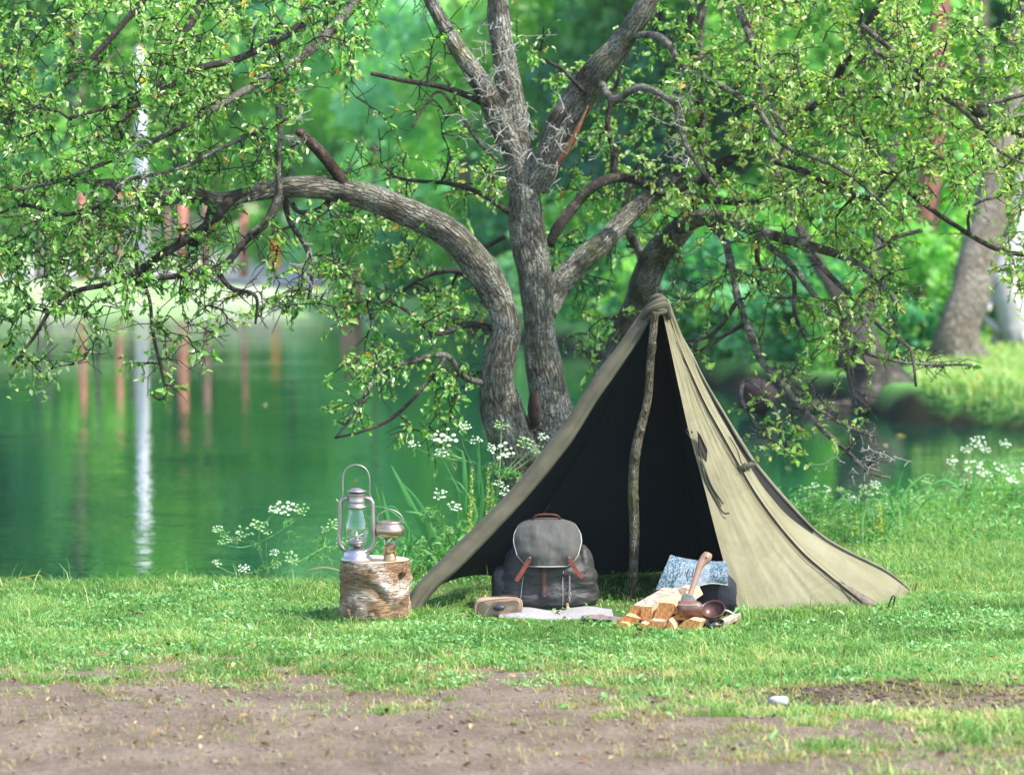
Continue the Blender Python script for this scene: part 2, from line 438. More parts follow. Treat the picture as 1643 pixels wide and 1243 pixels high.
# pale gravel strips on the far shore
def strip(name, pts, hw, mat, label, lift=.03):
    c = cr([(x, y, 0) for x, y in pts], 60); d = np.gradient(c, axis=0); d /= np.linalg.norm(d, axis=1)[:, None]
    s = np.stack([-d[:, 1], d[:, 0]], 1)
    Vs = []
    for k in np.linspace(-1, 1, 7):
        q = c[:, :2]+s*hw*k*(1+.25*(vnoise(c[:, 0]*.5, c[:, 1]*.5, k)-.5))[:, None]
        Vs.append(np.stack([q[:, 0], q[:, 1], height(q[:, 0], q[:, 1])+lift+.05*(1-k*k)], 1))
    G = np.stack(Vs, 1); mb = MB(); mb.grid(G)
    o = mb.build(name, mat); tag(o, label, kind='structure'); return o
gravel = simple('pale_gravel', (.40, .37, .35), (.27, .27, .21), 2.5, .95, bdist=.02)
strip('gravel_beach', [(-13, 77.0), (-9.5, 77), (-5.6, 75.4), (-3.0, 73.5)], 2.6, gravel, 'pale gravel beach along the far shore')
strip('gravel_path', [(-20, 93), (-12, 95), (-6, 97), (-1, 99), (6, 104)], 2.6, gravel, 'pale gravel path crossing the lawn beyond the pond')

# ================================================================== LEAF COLOURS
M_far = leafmat('far_foliage', [(0, (.014, .11, .055)), (.35, (.032, .20, .085)), (.7, (.08, .31, .12)), (1, (.22, .46, .18))], .5, .5)
M_deep = leafmat('deep_foliage', [(0, (.010, .085, .045)), (.5, (.025, .155, .075)), (1, (.09, .30, .13))], .4, .5)
M_far2 = leafmat('far_bright_foliage', [(0, (.06, .24, .05)), (.5, (.17, .42, .08)), (1, (.38, .60, .18))], .5, .5)
M_pale = leafmat('pale_foliage', [(0, (.10, .34, .20)), (.5, (.24, .52, .33)), (1, (.52, .72, .52))], .5, .5)
M_orange = leafmat('orange_foliage', [(0, (.45, .16, .02)), (1, (.75, .36, .04))], .3)
M_near = leafmat('tree_leaf', [(0, (.025, .12, .025)), (.3, (.07, .24, .04)), (.6, (.19, .40, .08)), (.8, (.40, .56, .22)), (.94, (.62, .68, .42)), (.965, (.50, .42, .06)), (1, (.50, .22, .03))], .48, .32, .6)
M_near2 = leafmat('branch_leaf', [(0, (.035, .13, .025)), (.3, (.10, .26, .04)), (.6, (.24, .40, .08)), (.8, (.44, .54, .22)), (.93, (.62, .64, .38)), (.955, (.50, .38, .06)), (1, (.46, .20, .04))], .48, .32, .6)
M_grass = leafmat('grass_blade', [(0, (.05, .14, .03)), (.35, (.14, .28, .065)), (.75, (.30, .44, .15)), (.9, (.50, .52, .24)), (1, (.55, .44, .22))], .35, .5, .3)
M_dry = leafmat('dry_grass_blade', [(0, (.10, .16, .03)), (.4, (.26, .24, .07)), (1, (.48, .36, .18))], .3, .6, .2)
M_clover = leafmat('clover_leaf', [(0, (.05, .19, .05)), (.4, (.14, .34, .10)), (.75, (.26, .46, .18)), (1, (.44, .58, .32))], .3, .42, .4)

def bark(name, base, dark, pale, lichen=.5, sc_=1.0, green=.3, along=False):
    """fissured bark; along=True runs the fissures along the limb, whichever way it bends"""
    t = NT(name); v0 = t.coord()
    if along:
        at_ = t.new('ShaderNodeAttribute'); at_.attribute_name = 'tc'
        nz_ = t.new('ShaderNodeTexNoise'); nz_.inputs['Scale'].default_value = 14*sc_; t.ln(at_.outputs['Vector'], nz_.inputs['Vector'])
        vm = t.new('ShaderNodeVectorMath'); vm.operation = 'MULTIPLY_ADD'; t.ln(nz_.outputs['Color'], vm.inputs[0]); vm.inputs[1].default_value = (.014/sc_,)*3; t.ln(at_.outputs['Vector'], vm.inputs[2])
        mp = t.new('ShaderNodeMapping'); mp.inputs['Scale'].default_value = (1, 1, .2); t.ln(vm.outputs[0], mp.inputs[0]); v = mp.outputs[0]
    else: v = t.coord((1, 1, .28))
    vr = t.vor(v, 50*sc_, 'DISTANCE_TO_EDGE'); n = t.noise(v, 30*sc_, 8, .7, .5); n0 = t.noise(v0, 7*sc_, 5, .6); nf = t.noise(v0, 90*sc_, 4, .7)
    fis = t.math('MULTIPLY', t.ramp(vr, [(0, (0, 0, 0)), (.26, (1, 1, 1))]), t.ramp(n, [(.32, (0, 0, 0)), (.60, (1, 1, 1))]))
    c = t.mix(fis, dark, t.mix(nf, tuple(x*.6 for x in base), tuple(x*1.35 for x in base)))
    lm = t.math('MULTIPLY', t.ramp(n0, [(.62-.3*lichen, (0, 0, 0)), (.72-.3*lichen, (1, 1, 1))]), t.ramp(nf, [(.44, (0, 0, 0)), (.56, (1, 1, 1))]))
    lm = t.math('MULTIPLY', lm, t.math('ADD', t.math('MULTIPLY', fis, .7), .3))
    c = t.mix(lm, c, pale)
    gm_ = t.ramp(t.noise(v0, 4.0*sc_, 4), [(.5, (0, 0, 0)), (.7, (1, 1, 1))])
    c = t.mix(t.math('MULTIPLY', gm_, green), c, (.12, .16, .05))
    if along: c = t.mix(1.0, c, t.ramp(t.noise(v0, 2.6*sc_, 4, .6), [(.35, (.50, .48, .42)), (.55, (1, 1, 1)), (.7, (1.25, 1.22, 1.15))]), 'MULTIPLY')
    hgt = t.math('ADD', t.math('ADD', fis, t.math('MULTIPLY', n, .5)), t.math('MULTIPLY', nf, .2))
    return t.done(t.pr(c, .92, 0, .2, t.bump(hgt, 1.0, .022/sc_)))
M_bark = bark('grey_fissured_bark', (.30, .275, .215), (.042, .035, .026), (.55, .55, .47), .68, along=True)
M_twig = bark('lichen_twig_bark', (.14, .12, .09), (.05, .04, .03), (.50, .51, .43), .62, 2.2, .2)
M_twigd = bark('dark_twig_bark', (.085, .065, .055), (.03, .024, .022), (.33, .33, .28), .3, 2.2, .2)
M_farbark = bark('pale_trunk_bark', (.38, .33, .25), (.12, .095, .07), (.50, .46, .37), .5, .35, .15)
M_cedar = bark('red_cedar_bark', (.46, .20, .14), (.22, .09, .07), (.56, .34, .28), .2, .5, 0)
M_darkbark = bark('dark_trunk_bark', (.085, .07, .06), (.03, .025, .022), (.2, .18, .16), .2, .5, .1)

# ================================================================== FAR TREES
def crown_mesh(name, h, r, zb, n, lsz, mseed, dens=1.0, cone=False, bright=0.0):
    g = np.random.default_rng(mseed)
    nl = 26
    lc = []; lr = []
    for i in range(nl):
        zz = zb + (h-zb)*g.random()**.8
        f = (zz-zb)/(h-zb)
        rr = r*(1-f*.95 if cone else math.sqrt(max(.06, 1-((f-.4)/.62)**2)))
        a = g.random()*2*math.pi; q = rr*(.35+.6*g.random())
        lc.append((math.cos(a)*q, math.sin(a)*q, zz)); lr.append(r*(.2+.22*g.random())*(.6 if cone else 1))
    lc = np.array(lc); lr = np.array(lr)
    k = g.choice(nl, n, p=lr**2/np.sum(lr**2))
    d = g.normal(size=(n, 3)); d /= np.linalg.norm(d, axis=1)[:, None]
    rad = lr[k]*(.55+.5*g.random(n)**.5)
    pos = lc[k]+d*rad[:, None]*np.array([1, 1, .72])
    nrm = d+g.normal(size=(n, 3))*.5; nrm[:, 2] += .5
    dr = g.normal(size=(n, 3)); dr[:, 2] -= .5
    V, Fq = leaf_arrays(pos, dr, nrm, lsz*g.uniform(.6, 1.5, n), .7, .1)
    lob = g.random(nl)
    rnd = np.clip(.55*lob[k]+.45*g.random(n)+bright, 0, 1)
    return np_mesh(name, V, [Fq], False, {'rnd': ('POINT', np.repeat(rnd, 6))})
def trunk_mb(h, r, lean=0.0, seg=9, limbs=4, s=0):
    g = random.Random(s); mb = MB()
    pts = [(lean*f*h+.12*math.sin(f*5+s)*r*3, .1*math.sin(f*4+s), -.3+f*(h+.3)) for f in np.linspace(0, 1, 9)]
    mb.tube(pts, [r*(1.5-.9*f if f > .02 else 1.9) for f in np.linspace(0, 1, 9)], seg, wob=.12, seed=s)
    for i in range(limbs):
        f = .45+.45*g.random(); b = Vector(pts[int(f*8)]); a = g.random()*6.28; L = h*.28*(1.2-f)
        mb.tube([b, b+Vector((math.cos(a)*L*.5, math.sin(a)*L*.5, L*.45)), b+Vector((math.cos(a)*L, math.sin(a)*L, L*.75))], [r*.5, r*.3, r*.1], 6)
    return mb
protos = {}
def far_tree(kind, x, y, scale, label, group=None, cat='tree', name='woodland_tree', rot=0.0):
    z = float(height(x, y))
    if kind not in protos:
        spec = {'round': (11, 3.6, 1.2, 5200, .34, 1, False, M_deep, M_darkbark, 0), 'oak': (12, 4.4, 1.6, 6200, .36, 2, False, M_far, M_farbark, .12),
                'bright': (9.5, 3.4, .4, 4600, .28, 3, False, M_far2, M_farbark, .05), 'pale': (9, 3.4, .8, 4600, .28, 4, False, M_pale, M_farbark, 0),
                'cedar': (15, 2.7, 6.5, 5200, .34, 5, True, M_far, M_cedar, -.1), 'cedar_bright': (15, 3.0, 6.0, 5200, .34, 5, True, M_far2, M_cedar, .3), 'cedar_pale': (15, 2.9, 6.0, 5200, .34, 5, True, M_pale, M_cedar, 0), 'slim': (14, 2.2, 3.5, 3800, .32, 6, True, M_deep, M_darkbark, 0)}[kind]
        h, r, zb, n, ls, sd, cone, ml, mb_, br = spec
        cm = crown_mesh('crown', h, r, zb, n, ls, sd, cone=cone, bright=br); cm.materials.append(ml)
        tr = trunk_mb(h*.85, {'oak': .3, 'cedar': .085, 'cedar_bright': .085, 'cedar_pale': .085, 'slim': .08}.get(kind, .17), s=sd)
        tm = bpy.data.meshes.new('trunk'); tm.from_pydata(np.concatenate(tr.v).tolist(), [], tr.f); tm.update()
        tm.polygons.foreach_set('use_smooth', [True]*len(tm.polygons)); tm.materials.append(mb_)
        protos[kind] = (cm, tm)
    cm, tm = protos[kind]
    e = empty(name, (x, y, z), label, cat, group); e.scale = (scale, scale, scale); e.rotation_euler.z = rot
    link('crown', cm, None, e); link('trunk', tm, None, e)
    return e

def atx(px, Y): return (px-821.5)/F*Y
# posts standing along the far shore, seen mostly as reflections
M_redpost = simple('red_painted_post', (.46, .17, .12), (.28, .10, .08), 5, .8)
M_darkpost = simple('dark_tarred_post', (.05, .045, .04), (.03, .026, .022), 5, .8)
M_brownpost = simple('brown_post', (.22, .12, .09), (.13, .07, .055), 5, .8)
for px, Y, m_, r_, h_, lab in [
    (62, 74.6, M_darkpost, .07, 1.9, 'dark post farthest left along the far shore'),
    (76, 74.8, M_darkpost, .09, 1.85, 'second dark post from the left on the far shore'),
    (131, 74.4, M_redpost, .10, 2.0, 'thick reddish post on the far shore beside a slim dark one'),
    (156, 74.6, M_darkpost, .09, 2.1, 'dark post between two reddish posts, left of the white pole'),
    (190, 74.2, M_redpost, .09, 2.0, 'reddish post on the far shore nearest the left of the white pole'),
    (211, 74.8, M_darkpost, .08, 2.05, 'dark post just beside the white pole'),
    (268, 74.9, M_brownpost, .06, 1.6, 'thin brown post just right of the white pole'),
    (292, 74.2, M_redpost, .13, 2.0, 'thickest reddish post, right of the white pole'),
    (330, 74.3, M_brownpost, .10, 2.05, 'brown post between two reddish posts, right of the white pole'),
    (391, 73.8, M_redpost, .09, 1.55, 'last reddish post at the right end of the row on the far shore')]:
    x = atx(px, Y); z0 = float(height(x, Y)); e = empty('wooden_post', (x, Y, z0), lab, 'post', 'posts along the far shore')
    MB().tube([(x, Y, z0-.4), (x, Y, z0+h_*.5), (x+.02, Y, z0+h_-.05)], [r_*1.05, r_, r_*.95], 12, wob=.06, seed=px).build('shaft', m_, e)
    MB().lathe([(r_*.98, 0), (r_*1.15, .02), (r_*1.1, .06), (r_*.5, .12), (0, .13)], (x+.02, Y, z0+h_-.05), 12).build('cap', m_, e)
# white pole
x = atx(228, 76.2); z0 = float(height(x, 76.2))
e = empty('utility_pole', (x, 76.2, z0), 'white pole standing among shorter red and dark posts on the far shore', 'pole')
MB().tube([(x, 76.2, z0-.3), (x, 76.2, z0+3), (x, 76.2, z0+5.4)], [.16, .15, .13], 14).build('shaft', simple('white_pole_paint', (.62, .63, .68), (.52, .53, .58), 2, .5), e)
MB().lathe([(.16, 0), (.16, .06), (.02, .14)], (x, 76.2, z0+5.4), 14).build('cap', simple('grey_cap', (.5, .5, .52)), e)

far_list = []
g = random.Random(5)
# woods beyond, in rows
rows = [(104, 17, 1.25, ['round', 'oak', 'round', 'bright']), (90, 0, 0, []), (84, 0, 0, [])]
for i in range(30):
    px = -1180+i*108+g.uniform(-25, 25); Y = 108+g.uniform(-4, 9)
    far_tree(['round', 'bright', 'oak', 'pale', 'slim', 'bright'][i % 6], atx(px, Y), Y, g.uniform(1.25, 1.6), ['dark rounded', 'tall bright', 'broad', 'pale', 'slim dark', 'tall bright'][i % 6]+' tree in the wood beyond the lawn, '+('behind the arching limb' if px < 700 else 'behind the near tree' if px < 1000 else 'behind the tent and right branches'), 'woodland trees beyond the lawn', rot=g.random()*6)
for px, Y, kd, s_, lab in [
    (655, 84, 'pale', 1.25, 'pale green rounded tree seen blurred in the gap over the arching limb'),
    (560, 92, 'oak', 1.05, 'broad mid green tree behind the pale green one'),
    (742, 76, 'pale', .9, 'smaller pale tree beside the near trunk, past the larger pale one'),
    (600, 80, 'bright', .55, 'low bright bush at the far shore under the arching limb'),
    (905, 66, 'bright', .9, 'bright green tree seen between the near trunk and its right fork'),
    (985, 72, 'round', 1.1, 'dark green tree behind the tent pole top'),
    (1060, 60, 'round', .85, 'deep green tree directly behind the tent apex'),
    (1150, 64, 'oak', .95, 'broad green tree beyond the tent, right of its apex'),
    (1240, 56, 'bright', .85, 'bright green tree behind the hanging branches over the tent'),
    (1330, 62, 'round', 1.0, 'dark tree behind the dense right branches'),
    (1400, 52, 'bright', .75, 'light green tree behind the dark leaning trunk'),
    (1490, 58, 'round', .95, 'dark tree behind the red trunk on the right'),
    (1570, 50, 'bright', .9, 'bright green tree behind the thick grey trunk'),
    (1660, 56, 'round', 1.0, 'dark tree at the right end of the wood'),
    (360, 100, 'round', .55, 'low dark rounded tree behind the posts at the far lawn'),
    (300, 102, 'round', .5, 'second low dark tree behind the posts, by the white pole'),
    (470, 88, 'bright', .5, 'round bright bush on the lawn beyond the gravel beach'),
    (340, 90, 'bright', .35, 'small round bush on the lawn left of the larger one'),
    (120, 86, 'bright', 1.15, 'bright leafy tree behind the reddish posts'),
    (235, 96, 'bright', 1.3, 'tall bright tree on the lawn behind the white pole'),
    (20, 92, 'pale', 1.3, 'pale tall tree at the far left of the lawn'),
    (-40, 84, 'round', .9, 'dark tree at the left end of the far shore')]:
    far_tree(kd, atx(px, Y), Y, s_, lab, None, rot=g.random()*6)
# orange marker board by the gravel beach
x = atx(442, 73.4); z0 = float(height(x, 73.4))
e = empty('marker_board', (x, 73.4, z0), 'narrow orange marker board standing at the far water edge', 'sign')
MB().box((x, 73.4, z0+.62), (.22, .05, .8)).build('board', simple('orange_paint', (.80, .30, .02), (.68, .24, .02), 4, .6), e, smooth=False, bevel=.01)
MB().tube([(x, 73.44, z0-.3), (x, 73.44, z0+.9)], .035, 8).build('stake', M_brownpost, e)
# undergrowth shrubs along the nearer far bank
sh_m = [crown_mesh('foliage', 1.5, .95, .05, 1500, .13, 31+i, bright=b_) for i, b_ in enumerate((0, .1, -.05))]
for m_, mt in zip(sh_m, (M_far2, M_pale, M_far)): m_.materials.append(mt)
stem_me = None
for i, (px, Y, s_, k) in enumerate([(1080, 43, .9, 0), (1130, 42, 1.1, 2), (1185, 43, .8, 1), (1235, 41.5, 1.0, 0), (1290, 41, .9, 2), (1335, 40, .7, 0), (1265, 45, 1.2, 0), (1150, 47, 1.3, 0),
                                    (1030, 47, 1.2, 2), (960, 53, 1.3, 0), (900, 56, 1.2, 1), (700, 67, 1.3, 2), (640, 69, 1.1, 0), (760, 63, 1.3, 0), (820, 60, 1.2, 2), (560, 73, .9, 0), (505, 76, 1.0, 1), (420, 78, .8, 0),
                                    (1462, 38.5, .55, 2), (1440, 42, 1.1, 0), (1110, 41.5, .9, 2), (1200, 41, .8, 2), (1310, 39.5, .8, 2), (1345, 38.2, .6, 0), (1255, 40, .7, 1), (1160, 41, .7, 0), (1620, 44, 1.2, 0), (1370, 46, 1.3, 1), (1510, 45, 1.0, 2)]):
    x = atx(px, Y); z = float(height(x, Y))
    near_ = ['round bright', 'pale loose', 'dark dense'][k]+' shrub on the far bank, '+('left of the near tree trunk' if px < 780 else 'between the near trunks' if px < 1000 else 'right behind the tent apex' if px < 1140 else 'above the red boulder' if px < 1320 else 'beside the leaning trunk' if px < 1500 else 'behind the thick grey trunk')
    e = empty('shrub', (x, Y, z), near_, 'shrub', 'shrubs along the far bank')
    e.scale = (s_*1.15, s_, s_); e.rotation_euler.z = i*1.7
    link('foliage', sh_m[k], None, e)
    if stem_me is None:
        mb = MB()
        for a in range(5): mb.tube([(0, 0, -.1), (math.cos(a*1.3)*.2, math.sin(a*1.3)*.2, .6), (math.cos(a*1.3)*.4, math.sin(a*1.3)*.4, 1.1)], [.03, .02, .008], 5)
        stem_me = bpy.data.meshes.new('stem'); stem_me.from_pydata(np.concatenate(mb.v).tolist(), [], mb.f); stem_me.materials.append(M_darkbark)
    link('stem', stem_me, None, e)
_sh = {}
for o in list(col.objects):
    if o.get('group') in ('shrubs along the far bank', 'woodland trees beyond the lawn'): _sh.setdefault(o['label'], []).append(o)
for lb, os_ in _sh.items():
    if len(os_) > 1:
        os_.sort(key=lambda o: o.location.x/o.location.y)
        for k, o in enumerate(os_): o['label'] = ('leftmost ' if k == 0 else 'rightmost ' if k == len(os_)-1 else ['', 'second ', 'third ', 'fourth ', 'fifth '][k])+lb
# reddish boulder on the far bank, stump-like post
def boulder(name, c, r, mat, label, cat='rock', seed=1, wob=.35, seg=18, ring=11, group=None):
    mb = MB(); mb.ell(c, r, seg, ring, wob, .85, seed); o = mb.build(name, mat, None)
    o.location = (0, 0, 0); return tag(o, label, cat, group)
p = GP(1215, 668, WATER_Z)
boulder('boulder', (p.x, p.y+.2, WATER_Z+.22), (.22, .2, .2), simple('red_rock', (.026, .010, .010), (.012, .007, .007), 7, .9), 'rusty red boulder at the water edge behind the tent', seed=3)
p = GP(562, 505, WATER_Z)
mb = MB(); mb.box((p.x, p.y+.4, .05), (.42, .4, 1.0)); mb.box((p.x, p.y+.4, .58), (.5, .48, .06))
tag(mb.build('wooden_box', simple('far_brown_wood', (.42, .22, .13), (.28, .13, .08), 3)), 'brown wooden post box at the far water edge, under the arching limb', 'box')

# trunks on the right bank
M_bankbark = bark('dark_grey_trunk_bark', (.15, .13, .10), (.035, .03, .025), (.28, .26, .22), .4, .6, .1, along=True)
def bank_tree(name, pts, rad, mat, label, roots=6, rootlen=1.0, seg=22, seed=1, limbs=()):
    w_ = [P(a, b, c) for a, b, c in pts]
    base = w_[0].copy(); base.z = float(height(base.x, base.y))
    e = empty(name, base, label, 'tree')
    c_ = cr(w_, 28); rr = np.interp(np.linspace(0, 1, 28), np.linspace(0, 1, len(rad)), rad)
    mb = MB(); mb.tube(c_, rr, seg, wob=.22, seed=seed)
    g_ = random.Random(seed)
    mb.build('trunk', mat, e)
    for i in range(roots):
        a = g_.uniform(-2.9, .2) if i % 2 else g_.uniform(-.8, 3.6)
        L = rootlen*g_.uniform(.6, 1.2)
        q = [c_[2]+np.array([0, 0, .0]), c_[1]+np.array([math.cos(a)*L*.45, math.sin(a)*L*.4, -.05*L]), np.array([base.x+math.cos(a)*L, base.y+math.sin(a)*L*.6, base.z-.25])]
        MB().tube(cr(q, 8), np.linspace(rr[1]*.42, rr[1]*.12, 8), 8, wob=.2, seed=i).build('root', mat, e)
    for l in limbs:
        q = cr([P(a, b, c) for a, b, c in l[0]], 10); MB().tube(q, np.linspace(l[1], l[1]*.35, 10), 9, wob=.15).build('limb', mat, e)
    return e
bank_tree('leaning_tree', [(1425, 658, 35.3), (1412, 625, 35.4), (1392, 585, 35.6), (1378, 552, 36), (1368, 520, 36.2)],
          [.44, .32, .27, .26, .22], M_bankbark, 'leaning trunk with spreading bare roots at the water edge on the right', 9, .95, seed=2, limbs=[([(1372, 530, 36.1), (1345, 480, 36.5), (1300, 400, 37), (1240, 250, 38), (1190, -60, 39)], .09), ([(1376, 530, 36.1), (1400, 470, 36.4), (1408, 380, 37), (1440, 200, 38), (1450, -60, 39)], .08)])
bank_tree('thick_grey_tree', [(1527, 595, 38), (1535, 540, 38), (1556, 470, 38.2), (1575, 400, 38.5), (1600, 300, 39), (1630, 180, 40), (1650, 20, 41), (1655, -90, 41.5)],
          [.30, .235, .235, .24, .23, .2, .17, .14], M_farbark, 'thick pale grey trunk rising from the grassy right bank', 4, .7, seed=4)
bank_tree('white_trunk_tree', [(1640, 560, 41), (1622, 500, 41), (1612, 450, 41), (1630, 380, 41.3), (1645, 250, 42), (1640, 100, 43)], [.22, .19, .2, .2, .18, .15], simple('white_bark', (.40, .38, .37), (.22, .2, .19), 5), 'white trunk with curved lower limbs beside the thick grey one', 3, .6, seed=6,
          limbs=[([(1625, 500, 41), (1595, 480, 41), (1585, 500, 40.8)], .07), ([(1625, 540, 41), (1590, 520, 41), (1570, 500, 41)], .08)])
bank_tree('red_trunk_tree', [(1440, 560, 43), (1462, 480, 43), (1478, 430, 43), (1486, 360, 43), (1490, 300, 43.2), (1500, 180, 43.6), (1510, 20, 44.5), (1512, -80, 45)], [.22, .17, .16, .165, .16, .15, .12, .1], M_cedar, 'rusty red trunk seen through the leaves near the thick grey tree', 3, .6, seed=8)
# overhead foliage of the bank trees
far_tree('bright', atx(1500, 46), 50.5, .95, 'bright leafy tree crown just behind the red trunk', None)

# long grass on the far right bank and reeds of the far shore
def scatter_blades(name, pts, hr, wr, mat, label, lean=(.1, .6), bend=(.1, .6), kind='stuff', rndv=None, parent=None):
    n = len(pts)
    h = rng.uniform(*hr, n) if isinstance(hr, tuple) else hr
    V, Qa, Ta = blades(pts, h, rng.uniform(*wr, n), rng.uniform(*lean, n), rng.uniform(*bend, n), None)
    rv = rng.random(n) if rndv is None else rndv
    me = np_mesh(name, V, [Qa, Ta], False, {'rnd': ('POINT', np.repeat(rv, 5))})
    if parent is not None: rel(me, parent)
    o = link(name, me, mat, parent)
    return tag(o, label, kind=kind)
n = 30000
xs = rng.uniform(atx(1462, 35), atx(1790, 42), n*2); ys = rng.uniform(31, 50, n*2)
sd = pond_sd(xs, ys); ok = (sd > .05) & (sd < 7) & (xs > (1470-821.5)/F*ys); xs, ys = xs[ok][:n], ys[ok][:n]
scatter_blades('bank_grass', np.stack([xs, ys, height(xs, ys)], 1), (.06, .24), (.012, .03), M_grass, 'long bright grass on the far right bank', rndv=np.clip(rng.normal(.62, .2, len(xs)), 0, 1))

# ================================================================== THE NEAR TREES
def limb(name, parent, pts, mat, seg=20, n=40, wob=.13, seed=0, skel=None, kid=0):
    """pts: (px, py, Y, radius in photograph pixels)"""
    w_ = np.array([tuple(P(a, b, c))+(r*c/F,) for a, b, c, r in pts])
    s = cr(w_, n*3 if pts[0][3] > 14 else n)
    mb = MB(); big = s[0, 3] > .04; mb.tube(s[:, :3], np.maximum(s[:, 3], .002), seg*2 if big else seg, wob=wob, seed=seed, ridge=.055 if big else 0)
    o = mb.build(name, mat, parent)
    if skel is not None:
        for q in s[::3 if pts[0][3] > 14 else 1]: skel.append((q[0], q[1], q[2], q[3]))
    return o
tree1 = empty('lakeside_tree', (atx(866, 18.1), 18.1, 0), 'old multi-stemmed tree with a long arching limb standing on the bank behind the tent', 'tree')
tree2 = empty('leaning_stem_tree', (atx(930, 19.3), 19.3, 0), 'lichen-spotted leaning tree rising directly behind the tent apex', 'tree')
sk1, sk2 = [], []
B1 = lambda nm, p, seg=20, n=40, wob=.13, m=None, sk=sk1, par=None: limb(nm, par or tree1, p, m or M_bark, seg, n, wob, len(sk1)+len(sk2), sk)
B1('trunk', [(862, 900, 18.1, 66), (864, 850, 18.1, 58), (866, 780, 18.1, 53), (874, 725, 18.1, 48), (884, 680, 18.1, 40), (880, 630, 18.1, 33), (868, 570, 18.1, 27), (864, 500, 18.1, 25), (858, 440, 18.1, 26), (848, 390, 18.1, 28), (842, 330, 18.1, 27), (836, 280, 18.1, 26),
             (826, 220, 18.1, 23), (818, 150, 18.1, 21), (806, 80, 18.1, 19), (800, 10, 18.1, 17), (795, -80, 18.2, 14)], 32, 100, .16)
B1('limb', [(850, 860, 18.0, 40), (836, 760, 17.95, 40), (820, 705, 17.9, 38), (804, 655, 17.85, 33), (799, 610, 17.8, 27), (806, 560, 17.8, 25), (812, 520, 17.8, 24), (798, 475, 17.8, 25), (770, 430, 17.75, 27), (738, 388, 17.7, 26), (700, 362, 17.7, 24), (650, 340, 17.7, 22), (600, 320, 17.65, 21),
            (545, 305, 17.6, 20), (490, 300, 17.5, 17), (440, 302, 17.5, 16), (390, 314, 17.4, 13), (350, 320, 17.4, 12), (300, 312, 17.3, 13), (245, 320, 17.3, 11), (190, 300, 17.3, 8), (130, 288, 17.3, 5)], 28, 110, .15)
B1('limb', [(856, 300, 18.1, 22), (880, 255, 18.05, 24), (905, 200, 18.0, 25), (935, 150, 18.0, 24), (968, 105, 17.9, 22), (995, 70, 17.9, 19), (1030, 20, 17.8, 17), (1065, -60, 17.8, 14)], 24, 50, .16)
B1('limb', [(832, 250, 18.1, 20), (805, 200, 18.05, 20), (780, 150, 18, 18), (755, 110, 18, 16), (735, 80, 18, 14), (700, 20, 18, 11), (660, -60, 18, 9)], 20, 45, .2)
B1('limb', [(872, 500, 18.3, 20), (893, 462, 18.4, 20), (925, 425, 18.5, 19), (960, 395, 18.6, 18), (990, 365, 18.7, 16), (1020, 335, 18.8, 14), (1060, 300, 18.9, 13), (1110, 262, 19, 12), (1124, 200, 19, 10), (1118, 120, 19, 9), (1125, 20, 19, 8), (1150, -70, 19, 6)], 18, 60, .16)
B1('limb', [(880, 395, 18.3, 7), (895, 365, 18.3, 9), (925, 325, 18.4, 8), (955, 297, 18.4, 8), (990, 285, 18.5, 8), (1030, 292, 18.5, 7), (1060, 310, 18.5, 6), (1100, 300, 18.5, 5), (1160, 255, 18.5, 4), (1200, 240, 18.4, 3)], 12, 50, .12, M_twigd)
B1('limb', [(985, 285, 18.5, 7), (985, 240, 18.5, 6), (975, 200, 18.5, 5), (985, 150, 18.5, 4), (1010, 80, 18.5, 3)], 8, 24, .1, M_twigd)
mb = MB(); mb.ell(P(858, 655, 17.86), (.038, .05, .11), 16, 10, .3, .9, 4); mb.build('hollow', simple('dark_hollow', (.05, .028, .018), (.015, .01, .008), 30, .95, bdist=.01), tree1)
MB().tube(PX([(886, 272, 17.93), (903, 250, 17.91), (919, 224, 17.90), (932, 196, 17.89), (944, 170, 17.9)], 24), np.interp(np.linspace(0, 1, 24), [0, .3, 1], [.008, .02, .005]), 10, wob=.6).build('torn_bark', simple('torn_red_wood', (.30, .13, .05), (.12, .06, .035), 40, .9, bdist=.008), tree1)
